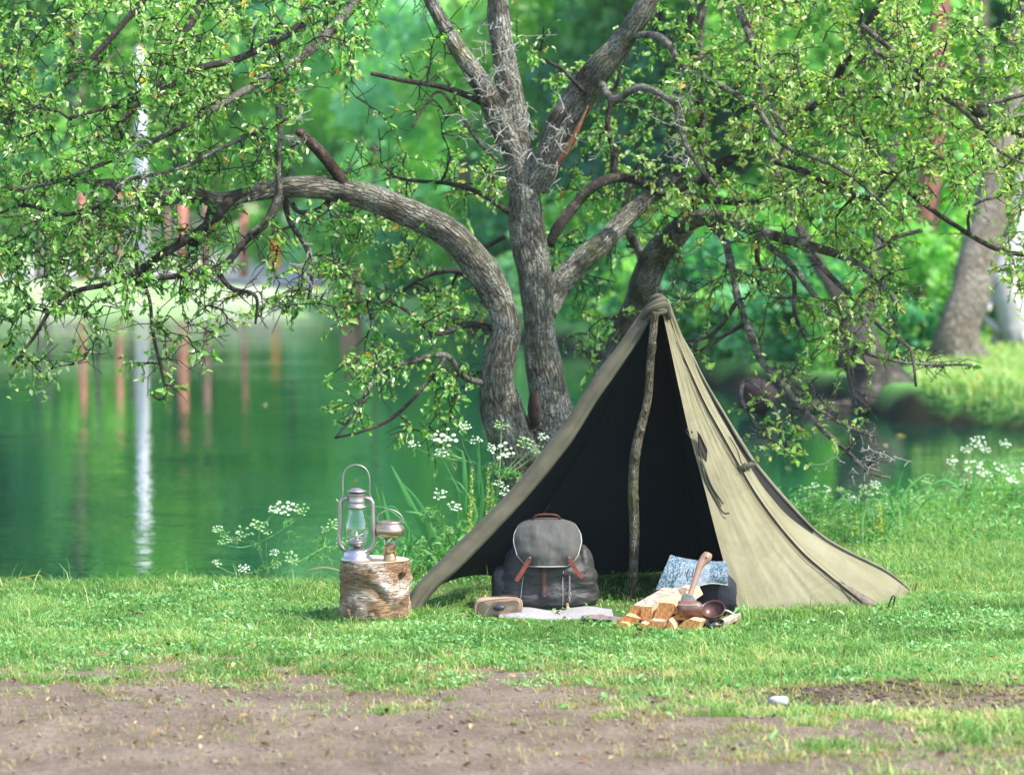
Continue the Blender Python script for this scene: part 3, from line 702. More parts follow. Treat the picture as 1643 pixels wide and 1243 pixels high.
# broken stub and its dead tips
B1('broken_stub', [(556, 306, 17.6, 10), (540, 278, 17.55, 9), (515, 245, 17.5, 9), (478, 210, 17.4, 7)], 14, 20, .2, bark('dead_red_bark', (.15, .085, .06), (.04, .028, .022), (.30, .26, .2), .3, 1.6, .1, along=True))
for p, m in [
    ([(400, 306, 17.4, 10), (370, 320, 17.35, 9), (345, 350, 17.3, 8), (315, 375, 17.3, 8), (270, 402, 17.2, 7), (225, 432, 17.2, 6), (175, 455, 17.1, 5), (120, 468, 17.1, 4), (80, 500, 17, 3.5), (55, 540, 17, 3), (20, 585, 17, 2)], M_twigd),
    ([(340, 330, 17.3, 7), (330, 360, 17.3, 6), (310, 395, 17.3, 5)], M_twigd),
    ([(452, 305, 17.5, 8), (440, 335, 17.4, 8), (425, 360, 17.3, 7), (395, 385, 17.3, 6), (365, 420, 17.2, 6), (345, 430, 17.2, 6), (290, 442, 17.1, 5), (220, 450, 17.1, 3)], M_twigd),
    ([(446, 165, 17.3, 5), (450, 220, 17.2, 5), (446, 270, 17.2, 5), (448, 310, 17.2, 6), (430, 350, 17.2, 5), (400, 375, 17.2, 3)], M_twig),
    ([(345, 430, 17.2, 5), (370, 462, 17.2, 4), (410, 475, 17.2, 3), (410, 520, 17.2, 2)], M_twigd),
    ([(455, 312, 17.5, 5), (465, 355, 17.5, 4.5), (490, 395, 17.4, 4), (500, 430, 17.4, 3.5), (497, 470, 17.4, 3), (492, 488, 17.4, 2)], M_twigd),
    ([(212, 400, 17.1, 3), (225, 440, 17.1, 3), (240, 480, 17.1, 3), (245, 530, 17.1, 3), (258, 590, 17.1, 2.5), (268, 630, 17.1, 2)], M_twigd),
    ([(540, 305, 17.6, 5), (515, 335, 17.6, 5), (480, 340, 17.5, 4), (470, 325, 17.5, 3)], M_twigd),
    ([(20, 305, 17, 3), (90, 292, 17, 3.5), (160, 265, 17, 4), (240, 230, 17.1, 4.5), (300, 200, 17.1, 5), (360, 165, 17.2, 6), (420, 130, 17.4, 7), (480, 95, 17.6, 8), (540, 40, 17.7, 9), (600, -30, 17.9, 10)], M_twig),
    ([(160, 290, 17, 2.5), (220, 285, 17, 3), (290, 270, 17, 3), (350, 240, 17.1, 3.5), (410, 212, 17.2, 4), (460, 190, 17.2, 4)], M_twig),
    ([(170, 220, 17.3, 4), (220, 170, 17.3, 5), (260, 130, 17.4, 6), (280, 90, 17.5, 7), (310, 30, 17.6, 8), (350, -50, 17.7, 9)], M_twigd),
    ([(110, 190, 17.1, 3), (200, 165, 17.2, 4), (260, 145, 17.2, 5), (320, 110, 17.3, 6), (380, 95, 17.4, 6), (470, 50, 17.6, 7), (560, -20, 17.8, 8)], M_twigd),
    ([(160, 330, 17.2, 3), (100, 345, 17.2, 3.5), (40, 330, 17.2, 3), (-20, 350, 17.2, 2)], M_twigd),
    ([(60, 170, 17.4, 3), (110, 130, 17.4, 4), (170, 70, 17.5, 5), (230, 0, 17.6, 6), (280, -60, 17.7, 7)], M_twigd),
    ([(595, 118, 18, 3.5), (650, 130, 18, 4), (710, 140, 18, 5), (760, 158, 18, 6), (790, 175, 18.05, 6)], M_twigd),
    ([(660, 205, 18, 2), (700, 148, 18, 2.5), (730, 175, 18, 3), (770, 230, 18, 3.5), (800, 260, 18, 3)], M_twig),
    ([(790, 500, 17.8, 6), (745, 440, 18.6, 4), (690, 440, 18.5, 4), (640, 470, 18.4, 3), (590, 480, 18.3, 2.5), (545, 500, 18.2, 2)], M_twigd),
    ([(800, 620, 17.8, 6), (745, 605, 17.7, 5), (715, 570, 17.6, 5), (660, 580, 17.5, 4), (610, 600, 17.5, 3.5), (570, 660, 17.4, 3), (540, 700, 17.4, 2)], M_twig),
    ([(716, 570, 17.6, 4), (680, 620, 17.5, 3.5), (630, 670, 17.5, 3), (580, 692, 17.4, 2.5), (537, 702, 17.4, 2)], M_twigd),
    ([(800, 530, 17.8, 6), (750, 520, 17.8, 5), (700, 535, 17.7, 4), (655, 500, 17.7, 3.5), (620, 480, 17.7, 3)], M_twigd),
    ([(815, 340, 18, 5), (770, 310, 18.1, 4), (720, 295, 18.2, 3.5), (660, 290, 18.2, 3), (620, 280, 18.2, 2)], M_twigd),
    ([(750, 405, 17.9, 4), (780, 395, 18.2, 4), (810, 380, 18.3, 4)], M_twigd),
    ([(1000, 60, 17.9, 6), (1060, 60, 17.6, 6), (1100, 110, 17.4, 5), (1160, 140, 17.3, 5), (1215, 175, 17.2, 5), (1240, 215, 17.2, 4.5), (1270, 240, 17.2, 4), (1330, 262, 17.1, 3.5), (1375, 290, 17.1, 3), (1425, 335, 17.1, 2)], M_twig),
    ([(965, 135, 17.8, 7), (985, 160, 17.6, 6), (1030, 140, 17.5, 6), (1080, 165, 17.4, 5), (1090, 200, 17.4, 5), (1110, 250, 17.3, 4), (1150, 300, 17.3, 3)], M_twig),
    ([(940, 150, 17.9, 4), (920, 130, 17.8, 4), (900, 110, 17.8, 3), (860, 90, 17.8, 3)], M_twigd),
]: B1('limb', p, 7 if p[0][3] < 8 else 10, 6+len(p)*4, .12, m)
# lichen-grey dead spray hanging against the fork
B2 = lambda nm, p, seg=20, n=40, wob=.13, m=None: limb(nm, tree2, p, m or M_bark, seg, n, wob, len(sk1)+len(sk2), sk2)
B2('trunk', [(925, 860, 19.3, 40), (945, 760, 19.3, 34), (965, 670, 19.3, 29), (985, 600, 19.3, 28), (1003, 540, 19.3, 27), (1025, 490, 19.3, 26), (1036, 450, 19.2, 25), (1052, 415, 19.2, 23), (1078, 382, 19.1, 21), (1102, 358, 19, 17)], 28, 70, .16)
for p, m in [
    ([(1040, 450, 19.2, 16), (1030, 410, 19.3, 9), (1012, 380, 19.3, 7), (1000, 350, 19.3, 6), (1010, 300, 19.3, 5), (1035, 240, 19.3, 4)], M_twig),
    ([(1095, 362, 19, 14), (1112, 330, 19, 11), (1128, 290, 18.9, 10), (1130, 240, 18.8, 9), (1118, 190, 18.7, 9), (1125, 130, 18.6, 8), (1110, 60, 18.5, 8), (1115, -60, 18.4, 7)], M_twigd),
    ([(1090, 362, 19, 15), (1130, 348, 18.8, 13), (1165, 352, 18.6, 11), (1200, 365, 18.4, 10), (1240, 378, 18.3, 9), (1290, 392, 18.1, 8), (1335, 405, 18, 7), (1370, 420, 17.9, 6), (1410, 450, 17.8, 5), (1450, 500, 17.7, 4)], M_twig),
    ([(1130, 348, 18.8, 8), (1160, 380, 18.6, 7), (1172, 420, 18.4, 6.5), (1185, 480, 18.2, 6), (1205, 540, 18, 5.5), (1222, 580, 17.9, 5), (1250, 610, 17.8, 5), (1280, 645, 17.7, 4.5), (1320, 690, 17.6, 4), (1360, 725, 17.5, 3.5), (1395, 758, 17.4, 3), (1428, 766, 17.4, 2)], M_twig),
    ([(1240, 590, 17.9, 4), (1290, 640, 17.8, 3.5), (1350, 680, 17.7, 3), (1400, 700, 17.6, 2.2)], M_twig),
    ([(1200, 365, 18.4, 7), (1235, 395, 18.3, 6), (1265, 420, 18.2, 5.5), (1300, 465, 18.1, 5), (1340, 515, 18, 4.5), (1380, 560, 17.9, 4), (1440, 580, 17.8, 3), (1500, 585, 17.8, 2.5), (1560, 585, 17.8, 2)], M_twig),
    ([(1290, 392, 18.1, 6), (1320, 430, 18, 5), (1370, 480, 17.9, 4.5), (1420, 530, 17.8, 4), (1460, 560, 17.7, 3), (1470, 620, 17.7, 2)], M_twig),
    ([(1335, 405, 18, 5), (1400, 400, 18, 5), (1440, 380, 18, 4), (1480, 370, 18, 3)], M_twig),
    ([(1215, 372, 18.4, 5), (1220, 430, 18.4, 4), (1270, 440, 18.3, 4), (1275, 500, 18.2, 3.5), (1290, 540, 18.2, 2.5)], M_twigd),
    ([(1130, 320, 18.9, 7), (1200, 325, 18.8, 6), (1270, 320, 18.7, 5), (1340, 300, 18.6, 4), (1430, 275, 18.5, 3)], M_twigd),
    ([(1128, 290, 18.9, 8), (1190, 240, 18.8, 8), (1260, 190, 18.7, 8), (1330, 160, 18.7, 9), (1400, 150, 18.7, 10), (1470, 140, 18.7, 9), (1540, 165, 18.7, 8), (1600, 200, 18.7, 7), (1680, 230, 18.7, 6)], M_twigd),
    ([(1330, 160, 18.7, 7), (1350, 110, 18.6, 7), (1380, 60, 18.5, 6), (1430, -20, 18.4, 6)], M_twigd),
    ([(1400, 80, 17.5, 4), (1450, 110, 17.5, 4), (1500, 150, 17.5, 4), (1560, 170, 17.5, 4), (1650, 150, 17.5, 4)], M_twig),
    ([(1380, 40, 17.4, 5), (1450, 95, 17.4, 4.5), (1510, 150, 17.4, 4), (1560, 190, 17.4, 4), (1600, 240, 17.4, 3), (1660, 270, 17.4, 2)], M_twig),
    ([(1185, 10, 17.5, 6), (1210, 80, 17.4, 6), (1222, 140, 17.4, 6), (1240, 180, 17.3, 5), (1262, 220, 17.3, 4)], M_twig),
    ([(1380, 200, 18, 3), (1410, 260, 18, 3.5), (1460, 310, 18, 4), (1530, 360, 18, 4), (1600, 400, 18, 4), (1660, 410, 18, 4)], M_twigd),
    ([(1245, 260, 17.3, 5), (1290, 275, 17.2, 5), (1340, 300, 17.2, 4), (1400, 320, 17.2, 3.5), (1425, 300, 17.2, 2.5), (1440, 280, 17.2, 2)], M_twigd),
    ([(1185, 480, 18.2, 4), (1150, 530, 18.1, 3.5), (1120, 545, 18.1, 3), (1085, 548, 18.1, 2)], M_twigd),
    ([(1195, 520, 18.1, 3), (1160, 540, 18.1, 3), (1120, 565, 18.1, 2.5), (1100, 570, 18.1, 2)], M_twigd),
    ([(1220, 690, 17.6, 3.5), (1190, 640, 17.7, 3), (1200, 610, 17.8, 3), (1240, 650, 17.7, 2.5), (1260, 690, 17.7, 2)], M_twig),
]: B2('limb', p, 8 if p[0][3] < 9 else 12, 6+len(p)*4, .12, m)

# smaller branches grow from the nearest wood towards points spread through the crown
def grow(sk, regions, seed):
    g_ = np.random.default_rng(seed)
    nodes = np.array(sk); tg = []
    for (x0, y0, x1, y1, n, Y0, Y1, leafy) in regions:
        for _ in range(n):
            p_ = P(g_.uniform(x0, x1), g_.uniform(y0, y1), g_.uniform(Y0, Y1)); tg.append((*p_, leafy))
    tg = np.array(tg); done = np.zeros(len(tg), bool)
    out = []
    dm = np.min(np.linalg.norm(tg[:, None, :3]-nodes[None, ::2, :3], axis=2), axis=1)
    for i in np.argsort(dm):
        q = tg[i, :3]
        d = np.linalg.norm(nodes[:, :3]-q, axis=1)
        c_ = d + np.maximum(0, nodes[:, 3]-.03)*1.0
        j = int(np.argmin(c_)); L = d[j]
        if L < .05: continue
        b = nodes[j, :3]; r0 = min(nodes[j, 3]*.8, .006+L*.016); r0 = max(r0, .0045)
        side = g_.normal(size=3)*L*.14
        m1 = b+(q-b)*.35+side+np.array([0, 0, L*.10]); m2 = b+(q-b)*.72+side*.7+np.array([0, 0, L*.06])
        n_ = max(5, int(L/.05)); s = cr([b, m1, m2, q], n_)
        s += (vnoise(s[:, 0]*9, s[:, 1]*9, s[:, 2]*9)-.5)[:, None]*g_.normal(size=3)*.05*np.linspace(0, 1, n_)[:, None]
        rr = np.linspace(r0, .0032, n_)
        out.append((s, rr, tg[i, 3]))
        nodes = np.vstack([nodes, np.column_stack([s[1:], rr[1:]])])
    return out
def many_tubes(list_, seg):
    V = []; Q = []; off = 0; a = np.linspace(0, 2*np.pi, seg, endpoint=False); ca, sa = np.cos(a), np.sin(a)
    for s, r in list_:
        n = len(s); T = np.gradient(s, axis=0); T /= np.linalg.norm(T, axis=1)[:, None]+1e-9
        ref = np.array([.3, .2, .93]) if abs(T[0][2]) < .8 else np.array([1, .1, 0])
        N = np.cross(T, ref); N /= np.linalg.norm(N, axis=1)[:, None]+1e-9; B = np.cross(T, N)
        V.append((s[:, None]+(N[:, None]*ca[None, :, None]+B[:, None]*sa[None, :, None])*np.asarray(r)[:, None, None]).reshape(-1, 3))
        i = off+(np.arange(n-1)[:, None]*seg+np.arange(seg)[None]); k = off+(np.arange(n-1)[:, None]*seg+(np.arange(seg)[None]+1) % seg)
        Q.append(np.stack([i, k, k+seg, i+seg], 2).reshape(-1, 4)); off += n*seg
    return np.concatenate(V), np.concatenate(Q)

def foliage(tree, sk, regions, seed, mat, thin_sources, leafden=1.0):
    g_ = np.random.default_rng(seed)
    br = grow(sk, regions, seed)
    twigs = []; LP, LD, LS = [], [], []
    src = [(s, r, lf*.85, .034) for s, r, lf in br]
    for pts, lf in thin_sources:
        w_ = cr([P(a, b, c) for a, b, c in pts], 30); src.append((w_, np.full(30, .006), lf, .05))
    for s, r, lf, stp in src:
        L = np.sum(np.linalg.norm(np.diff(s, axis=0), axis=1)); k = max(3, int(L/stp))
        for f in np.linspace(.12, 1, k):
            i = min(int(f*(len(s)-1)), len(s)-2); b = s[i]
            if abs(821.5+F*b[0]/b[1]-1484) < 34 and abs(320+F*(CAM_H-b[2])/b[1]-362) < 46: continue
            d = s[i+1]-s[i]; d /= np.linalg.norm(d)+1e-9
            t_ = d*.5+g_.normal(size=3)*.75; t_[2] -= .12; t_ /= np.linalg.norm(t_)
            tl = g_.uniform(.05, .21)
            e = b+t_*tl; e[2] -= tl*.12; m = b+t_*tl*.5+g_.normal(size=3)*tl*.1
            twigs.append((np.array([b, m, e]), (.0040, .003, .0018)))
            if g_.random() < lf:
                nl = g_.integers(6, 18)
                for _ in range(int(nl*leafden)):
                    q = g_.random(); p_ = (b*(1-q)+m*q) if g_.random() < .35 else (m*(1-q)+e*q)
                    LP.append(p_); dd = t_*.5+g_.normal(size=3)*.7; dd[2] -= .25; LD.append(dd); LS.append(.031*math.exp(g_.normal()*.30))
    V, Q = many_tubes([(s, r) for s, r, _ in br], 6); me = np_mesh('branches', V, [Q])
    rel(me, tree); link('small_branch', me, M_twigd, tree, 'stuff')
    V, Q = many_tubes(twigs, 3); me = np_mesh('twig', V, [Q]); rel(me, tree); link('twig', me, M_twig if tree is tree2 else M_twigd, tree, 'stuff')
    LP, LD, LS = np.array(LP), np.array(LD), np.array(LS)
    nr_ = g_.normal(size=LP.shape)*.55+np.array([.1, -.12, .75])
    tone = np.clip(.56+.95*(fbm(LP[:, 0]*2.6, LP[:, 1]*2.6, LP[:, 2]*2.6, 3)-.5)+g_.normal(0, .21, len(LP)), 0, .94)
    yel = (g_.random(len(LP)) < .07+.12*(fbm(LP[:, 0]*2, LP[:, 1]*2+9, LP[:, 2]*2, 2) > .58)); tone = np.where(yel & (g_.random(len(LP)) < .30), g_.uniform(.955, 1, len(LP)), np.minimum(tone, .93))
    V, Fq = leaf_arrays(LP, LD, nr_, LS, .52, .22, .25)
    me = np_mesh('leaves', V, [Fq], False, {'rnd': ('POINT', np.repeat(tone, 6))}); rel(me, tree)
    link('leaves', me, mat, tree, 'stuff')
    print('leaves', len(LP), 'twigs', len(twigs), 'branches', len(br))
    return LP
reg1 = [(-60, -70, 330, 120, 105, 16.7, 19, 1), (-60, 90, 330, 320, 160, 16.6, 18.6, 1), (300, -70, 600, 130, 85, 16.8, 19, .95), (300, 120, 470, 300, 48, 16.8, 18.2, .9),
        (-60, 300, 230, 470, 120, 16.6, 18.2, 1), (230, 300, 420, 350, 6, 16.8, 17.6, .8), (-60, 460, 150, 560, 24, 16.8, 17.6, .95), (20, 580, 110, 640, 4, 16.9, 17.2, 1), (150, 400, 330, 560, 34, 16.8, 17.6, .5), (300, 330, 560, 520, 62, 16.9, 17.9, .45), (120, 480, 420, 600, 16, 16.9, 17.5, .4), (60, 340, 360, 470, 40, 16.8, 17.8, .9),
        (240, 560, 310, 640, 3, 16.9, 17.2, .7), (540, 560, 760, 700, 16, 17.3, 18, .55), (1010, 60, 1100, 420, 20, 18.2, 19.5, .5), (400, 340, 540, 480, 7, 17, 17.8, .4), (520, 255, 800, 330, 26, 17.6, 19, 1), (520, 330, 690, 490, 44, 17.7, 19, 1), (690, 430, 800, 540, 12, 17.9, 19, .9),
        (540, 480, 760, 600, 16, 17.3, 18.3, .8), (530, 600, 640, 690, 3, 17.3, 17.7, .9), (650, 600, 760, 720, 8, 17.3, 18, .9), (560, 60, 760, 240, 16, 17.6, 18.6, .25), (640, -60, 900, 60, 14, 17.4, 19, .5),
        (880, 100, 1090, 300, 34, 18.4, 20, .9), (880, 300, 1000, 440, 18, 18.4, 19.6, .8), (900, 430, 1000, 620, 10, 18.6, 19.6, .6), (1000, -70, 1180, 120, 28, 17.4, 19.5, .9)]
reg2 = [(1080, 90, 1300, 330, 105, 17, 19.6, 1), (1180, -70, 1460, 140, 95, 17, 19.4, 1), (1440, -70, 1710, 160, 88, 17, 19.4, 1), (1290, 130, 1500, 330, 92, 17, 19.5, 1), (1480, 150, 1710, 340, 74, 17, 19.5, 1),
        (1120, 320, 1330, 400, 20, 17.6, 19, .7), (1320, 320, 1470, 470, 40, 17.2, 19, .85), (1600, 340, 1710, 480, 14, 17.4, 19.2, .9), (1060, 400, 1300, 560, 40, 17.6, 19, .35), (1300, 460, 1480, 590, 40, 17.2, 18.6, .5),
        (1190, 650, 1290, 740, 9, 17.4, 18, .8), (1240, 580, 1400, 690, 22, 17.3, 18, .3), (1010, 300, 1120, 430, 10, 18.8, 20, .6), (1330, 680, 1430, 760, 5, 17.2, 17.7, .0), (1480, 560, 1560, 600, 2, 17.5, 18.2, .3)]
th1 = [([(20, 305, 17), (160, 265, 17), (300, 200, 17.1), (480, 95, 17.6)], .6), ([(400, 306, 17.4), (270, 402, 17.2), (120, 468, 17.1), (20, 585, 17)], .35), ([(290, 442, 17.1), (345, 430, 17.2)], .2), ([(212, 400, 17.1), (268, 630, 17.1)], .35),
       ([(745, 605, 17.7), (660, 580, 17.5), (570, 660, 17.4)], .7), ([(1100, 110, 17.4), (1240, 215, 17.2), (1425, 335, 17.1)], .9)]
th2 = [([(1185, 480, 18.2), (1280, 645, 17.7), (1395, 758, 17.4)], .12), ([(1300, 465, 18.1), (1380, 560, 17.9), (1560, 585, 17.8)], .3), ([(1245, 260, 17.3), (1425, 320, 17.2)], .9), ([(1400, 80, 17.5), (1650, 200, 17.4)], .9), ([(1240, 590, 17.9), (1400, 700, 17.6)], .2)]
foliage(tree1, sk1, reg1, 11, M_near, th1, 1.0)
foliage(tree2, sk2, reg2, 12, M_near2, th2, 1.0)

# bare lichen-covered sprays
def spray(tree, cx, cy, Y, rx, ry, n, seed, name='dead_spray'):
    g_ = np.random.default_rng(seed); L = []
    for _ in range(n):
        a = P(cx+g_.normal()*rx, cy+g_.normal()*ry, Y+g_.normal()*.12)
        a = np.array(a); d = g_.normal(size=3); d[2] -= .2; d /= np.linalg.norm(d); l = g_.uniform(.05, .17)
        s = np.array([a, a+d*l*.5+g_.normal(size=3)*l*.12, a+d*l+g_.normal(size=3)*l*.2])
        L.append((s, (.0027, .0022, .0013)))
        for _ in range(4):
            q = a+d*l*g_.random(); e = q+g_.normal(size=3)*.03; L.append((np.array([q, (q+e)/2+g_.normal(size=3)*.006, e]), (.0022, .002, .0015)))
    V, Q = many_tubes(L, 4); me = np_mesh(name, V, [Q]); rel(me, tree); link(name, me, M_lichen, tree, 'stuff')
M_lichen = simple('pale_lichen', (.40, .395, .34), (.20, .185, .16), 60, .95)
spray(tree1, 797, 150, 17.85, 24, 60, 50, 1); spray(tree1, 850, 235, 17.85, 60, 30, 32, 2); spray(tree1, 455, 170, 17.2, 12, 70, 26, 3)
spray(tree1, 212, 330, 17.0, 7, 55, 24, 4); spray(tree1, 497, 440, 17.35, 6, 24, 14, 5); spray(tree2, 1090, 190, 17.35, 10, 45, 20, 6); spray(tree2, 1395, 745, 17.35, 26, 12, 9, 7)
# single leaves that stand out against the water
g_ = np.random.default_rng(77)
leaf_protos = []
for k in range(10):
    V, Fq = leaf_arrays(np.zeros((1, 3)), np.array([[1.0, 0, 0]]), np.array([[0, 0, 1.0]]), np.array([g_.uniform(.032, .042)]), g_.uniform(.5, .68), .22, .22)
    me = np_mesh('leaf', V, [Fq], False, {'rnd': ('POINT', np.full(6, [.35, .5, .6, .66, .72, .45, .8, .86, .9, .96][k]))}); me.materials.append(M_near); leaf_protos.append(me)
for (cx, cy, rx, ry, Y, n) in [(55, 628, 24, 14, 17, 16), (95, 590, 22, 16, 17, 8), (30, 560, 22, 18, 17, 8), (118, 560, 16, 20, 17, 8), (268, 618, 16, 14, 17.1, 6), (195, 590, 12, 14, 17.1, 6), (255, 560, 26, 16, 17.1, 8), (570, 612, 26, 26, 17.45, 14), (560, 650, 18, 12, 17.4, 6),
                            (600, 575, 26, 20, 17.5, 12), (690, 655, 26, 24, 17.6, 18), (640, 590, 28, 24, 17.5, 14), (1225, 725, 34, 14, 17.6, 20), (1260, 690, 20, 16, 17.7, 8), (1200, 650, 18, 14, 17.7, 8), (1420, 560, 30, 18, 17.7, 14), (350, 545, 12, 6, 17.1, 4), (540, 470, 36, 24, 17.8, 16), (620, 520, 36, 22, 17.7, 14)]:
    tr_ = tree2 if cx > 1000 else tree1
    for _ in range(n):
        p_ = P(cx+g_.normal()*rx*.7, cy+g_.normal()*ry*.7, Y+g_.normal()*.08)
        o = link('leaf', leaf_protos[g_.integers(10)], None, tr_); o.location = p_-tr_.location
        o.rotation_euler = (g_.normal()*.6, g_.normal()*.6+.3, g_.uniform(0, 6.28))

# ================================================================== LAWN
def lawn_points(n, x0, x1, y0, y1, keep):
    xs = rng.uniform(x0, x1, n); ys = rng.uniform(y0, y1, n)
    k = keep(xs, ys) > rng.random(n); return xs[k], ys[k]
def in_tent(x, y):   # floor under the canvas and the mat, where little grows
    return ((x > -.45) & (x < 1.15) & (y > 15.42) & (y < 16.9)) | ((x > -.14) & (x < 1.12) & (y > 15.0) & (y < 15.45)) | (np.hypot(x+.678, y-15.17) < .165)
def kl(x, y):
    sd = pond_sd(x, y); g = grassy(x, y)
    vis = np.abs(x) < .172*y + .95
    return g*sstep(.06, .16, sd)*vis*np.where(in_tent(x, y), .12, 1)
xs, ys = lawn_points(440000, -4.1, 4.1, 11.0, 17.4, lambda x, y: kl(x, y)*np.where(y < 13.2, .8, 1))
n = len(xs); g = grassy(xs, ys); sd = pond_sd(xs, ys)
hh = rng.uniform(.012, .048, n)*(.45+.55*g)*(.55+1.0*fbm(xs*5, ys*7, 55, 3))*(1+.35*(fbm(xs*2, ys*2, 5, 3) > .55))
hh *= 1+.9*sstep(.55, .1, sd)*rng.random(n)
hh *= 1-.5*((xs > -.25) & (xs < 1.1) & (ys > 14.75) & (ys < 15.5)); tall = rng.random(n) < .02; hh[tall] *= rng.uniform(1.5, 3, tall.sum())
V, Qa, Ta = blades(np.stack([xs, ys, height(xs, ys)-.004], 1), hh, rng.uniform(.0024, .0055, n), rng.uniform(.1, .9, n), rng.uniform(.1, .8, n), None)
tone = np.clip(.42+.75*(fbm(xs*1.3, ys*1.8, 21, 3)-.5)+.75*(fbm(xs*7, ys*9, 22, 3)-.5)+rng.normal(0, .17, n)+.45*(g < .75)*rng.random(n)+.28*sstep(14.4, 13.2, ys)*rng.random(n)-.26*(rng.random(n) < .3)+.5*(rng.random(n) < .07), 0, 1)
me = np_mesh('grass', V, [Qa, Ta], False, {'rnd': ('POINT', np.repeat(tone, 5))})
tag(link('grass', me, M_grass), 'short green lawn grass between the dirt track and the pond', kind='stuff')
print('blades', n)
xs, ys = lawn_points(110000, -3.1, 3.1, 11.2, 14.6, lambda x, y: np.clip(1-np.abs(grassy(x, y)-.4)*2.2, 0, 1)*(fbm(x*4, y*6, 41, 3) > .44)*(np.abs(x) < .172*y+.1))
n = len(xs)
V, Qa, Ta = blades(np.stack([xs, ys, height(xs, ys)-.003], 1), rng.uniform(.012, .042, n), rng.uniform(.002, .0045, n), rng.uniform(.2, 1.3, n), rng.uniform(.1, .8, n), None)
me = np_mesh('dry_grass', V, [Qa, Ta], False, {'rnd': ('POINT', np.repeat(rng.random(n), 5))})
tag(link('dry_grass', me, M_dry), 'thin yellowed grass along the edge of the dirt track', kind='stuff')
# taller right-hand lawn and the bank behind
def kb(x, y):
    sd = pond_sd(x, y); vis = np.abs(x) < .172*y+.9
    return sstep(0, .15, sd)*vis*np.where(in_tent(x, y), 0, 1)
xs, ys = lawn_points(165000, -.8, 5.6, 17.0, 25.5, kb)
n = len(xs); sd = pond_sd(xs, ys)
hh = rng.uniform(.02, .07, n)*(1+1.6*sstep(1.2, .1, sd))
tone = np.clip(.5+.5*(fbm(xs*1.1, ys*1.1, 23, 3)-.5)+rng.normal(0, .16, n), 0, .95)
V, Qa, Ta = blades(np.stack([xs, ys, height(xs, ys)-.004], 1), hh, rng.uniform(.003, .007, n), rng.uniform(.1, .9, n), rng.uniform(.2, .9, n), None)
me = np_mesh('bank_grass', V, [Qa, Ta], False, {'rnd': ('POINT', np.repeat(tone, 5))})
tag(link('tall_grass', me, M_grass), 'taller loose grass on the bank behind and right of the tent', kind='stuff')
# clover and small round leaves in the turf
def clover(name, n, x0, x1, y0, y1, keep, smin, smax, label, zmax=.022, mat=M_clover):
    xs, ys = lawn_points(n, x0, x1, y0, y1, keep); n = len(xs)
    pos = np.stack([xs, ys, height(xs, ys)+rng.uniform(.002, zmax, n)], 1)
    d = rand_dirs(n); d[:, 2] = rng.uniform(-.1, .9, n); nr_ = rng.normal(size=(n, 3))*.4+np.array([0, -.15, 1])
    V, Fq = leaf_arrays(pos, d, nr_, rng.uniform(smin, smax, n), rng.uniform(.45, .95), .2, .2)
    tone = np.clip(.45+.55*(fbm(xs*1.8, ys*2.2, 25, 3)-.5)+rng.normal(0, .2, n), 0, 1)
    me = np_mesh(name, V, [Fq], False, {'rnd': ('POINT', np.repeat(tone, 6))})
    return tag(link(name, me, mat), label, kind='stuff')
clover('clover', 102000, -4.0, 4.0, 12.6, 17.2, lambda x, y: kl(x, y)*sstep(.38, .60, fbm(x*2.1, y*2.6, 31, 4)+.07*(y > 14.2)-.10*(x > .9)-.04), .011, .026, 'clover and small broad leaves growing through the lawn')
clover('plantain_rosettes', 1500, -3.1, 3.1, 11.6, 16.6, lambda x, y: (grassy(x, y) > .15)*(fbm(x*3, y*3, 51, 3) > .56)*kl(x, y)**.3, .028, .06, 'broad plantain leaves dotted along the worn edge of the lawn', .014)

# pebbles, crumbs and leaf litter on the track
pm = MB(); g_ = random.Random(3)
for i in range(5200):
    y = g_.uniform(11.0, 14.4); x = g_.uniform(-.175*y, .175*y)
    if float(grassy(x, y)) > .75: continue
    r = .0024+.009*g_.random()**5
    pm.ell((x, y, float(height(x, y))+r*.25), (r*g_.uniform(.8, 1.5), r*g_.uniform(.8, 1.4), r*.65), 6, 3, .4, 1, i)
tag(pm.build('pebbles', simple('grey_pebble', (.26, .21, .17), (.07, .05, .04), 9, .9), smooth=True), 'small stones and crumbs of earth scattered on the dirt track', kind='stuff')
n = 620
ys = rng.uniform(11.2, 16.6, n); xs = rng.uniform(-1, 1, n)*.172*ys
V, Fq = leaf_arrays(np.stack([xs, ys, height(xs, ys)+.012+.01*(grassy(xs, ys) > .5)], 1), rand_dirs(n)*np.array([1, 1, .25]), rng.normal(size=(n, 3))*.4+np.array([0, 0, 1]), rng.uniform(.015, .04, n), .55, .3, .5)
M_litter = leafmat('fallen_leaf', [(0, (.06, .035, .02)), (.5, (.20, .12, .06)), (.8, (.38, .29, .19)), (1, (.45, .33, .12))], .15, .7, .2)
tag(link('fallen_leaves', np_mesh('fallen_leaves', V, [Fq], False, {'rnd': ('POINT', np.repeat(rng.random(n), 6))}), M_litter), 'brown and yellow fallen leaves scattered over turf and soil', kind='stuff')
p = GP(1250, 1131)
boulder('stone', (p.x, p.y+.02, p.z+.016), (.042, .032, .02), simple('white_stone', (.42, .40, .42), (.28, .26, .27), 20, .8), 'small white stone lying in the soil patch at the lower right', seed=4, wob=.3)
for (px, py, r, lab) in []:
    p = GP(px, py); boulder('stone', (p.x, p.y, float(height(p.x, p.y))+.006), (r*1.3, r, r*.5), simple('grey_stone_'+str(px), (.45, .41, .38), (.3, .27, .25), 20, .85), lab, seed=px, seg=10, ring=6)

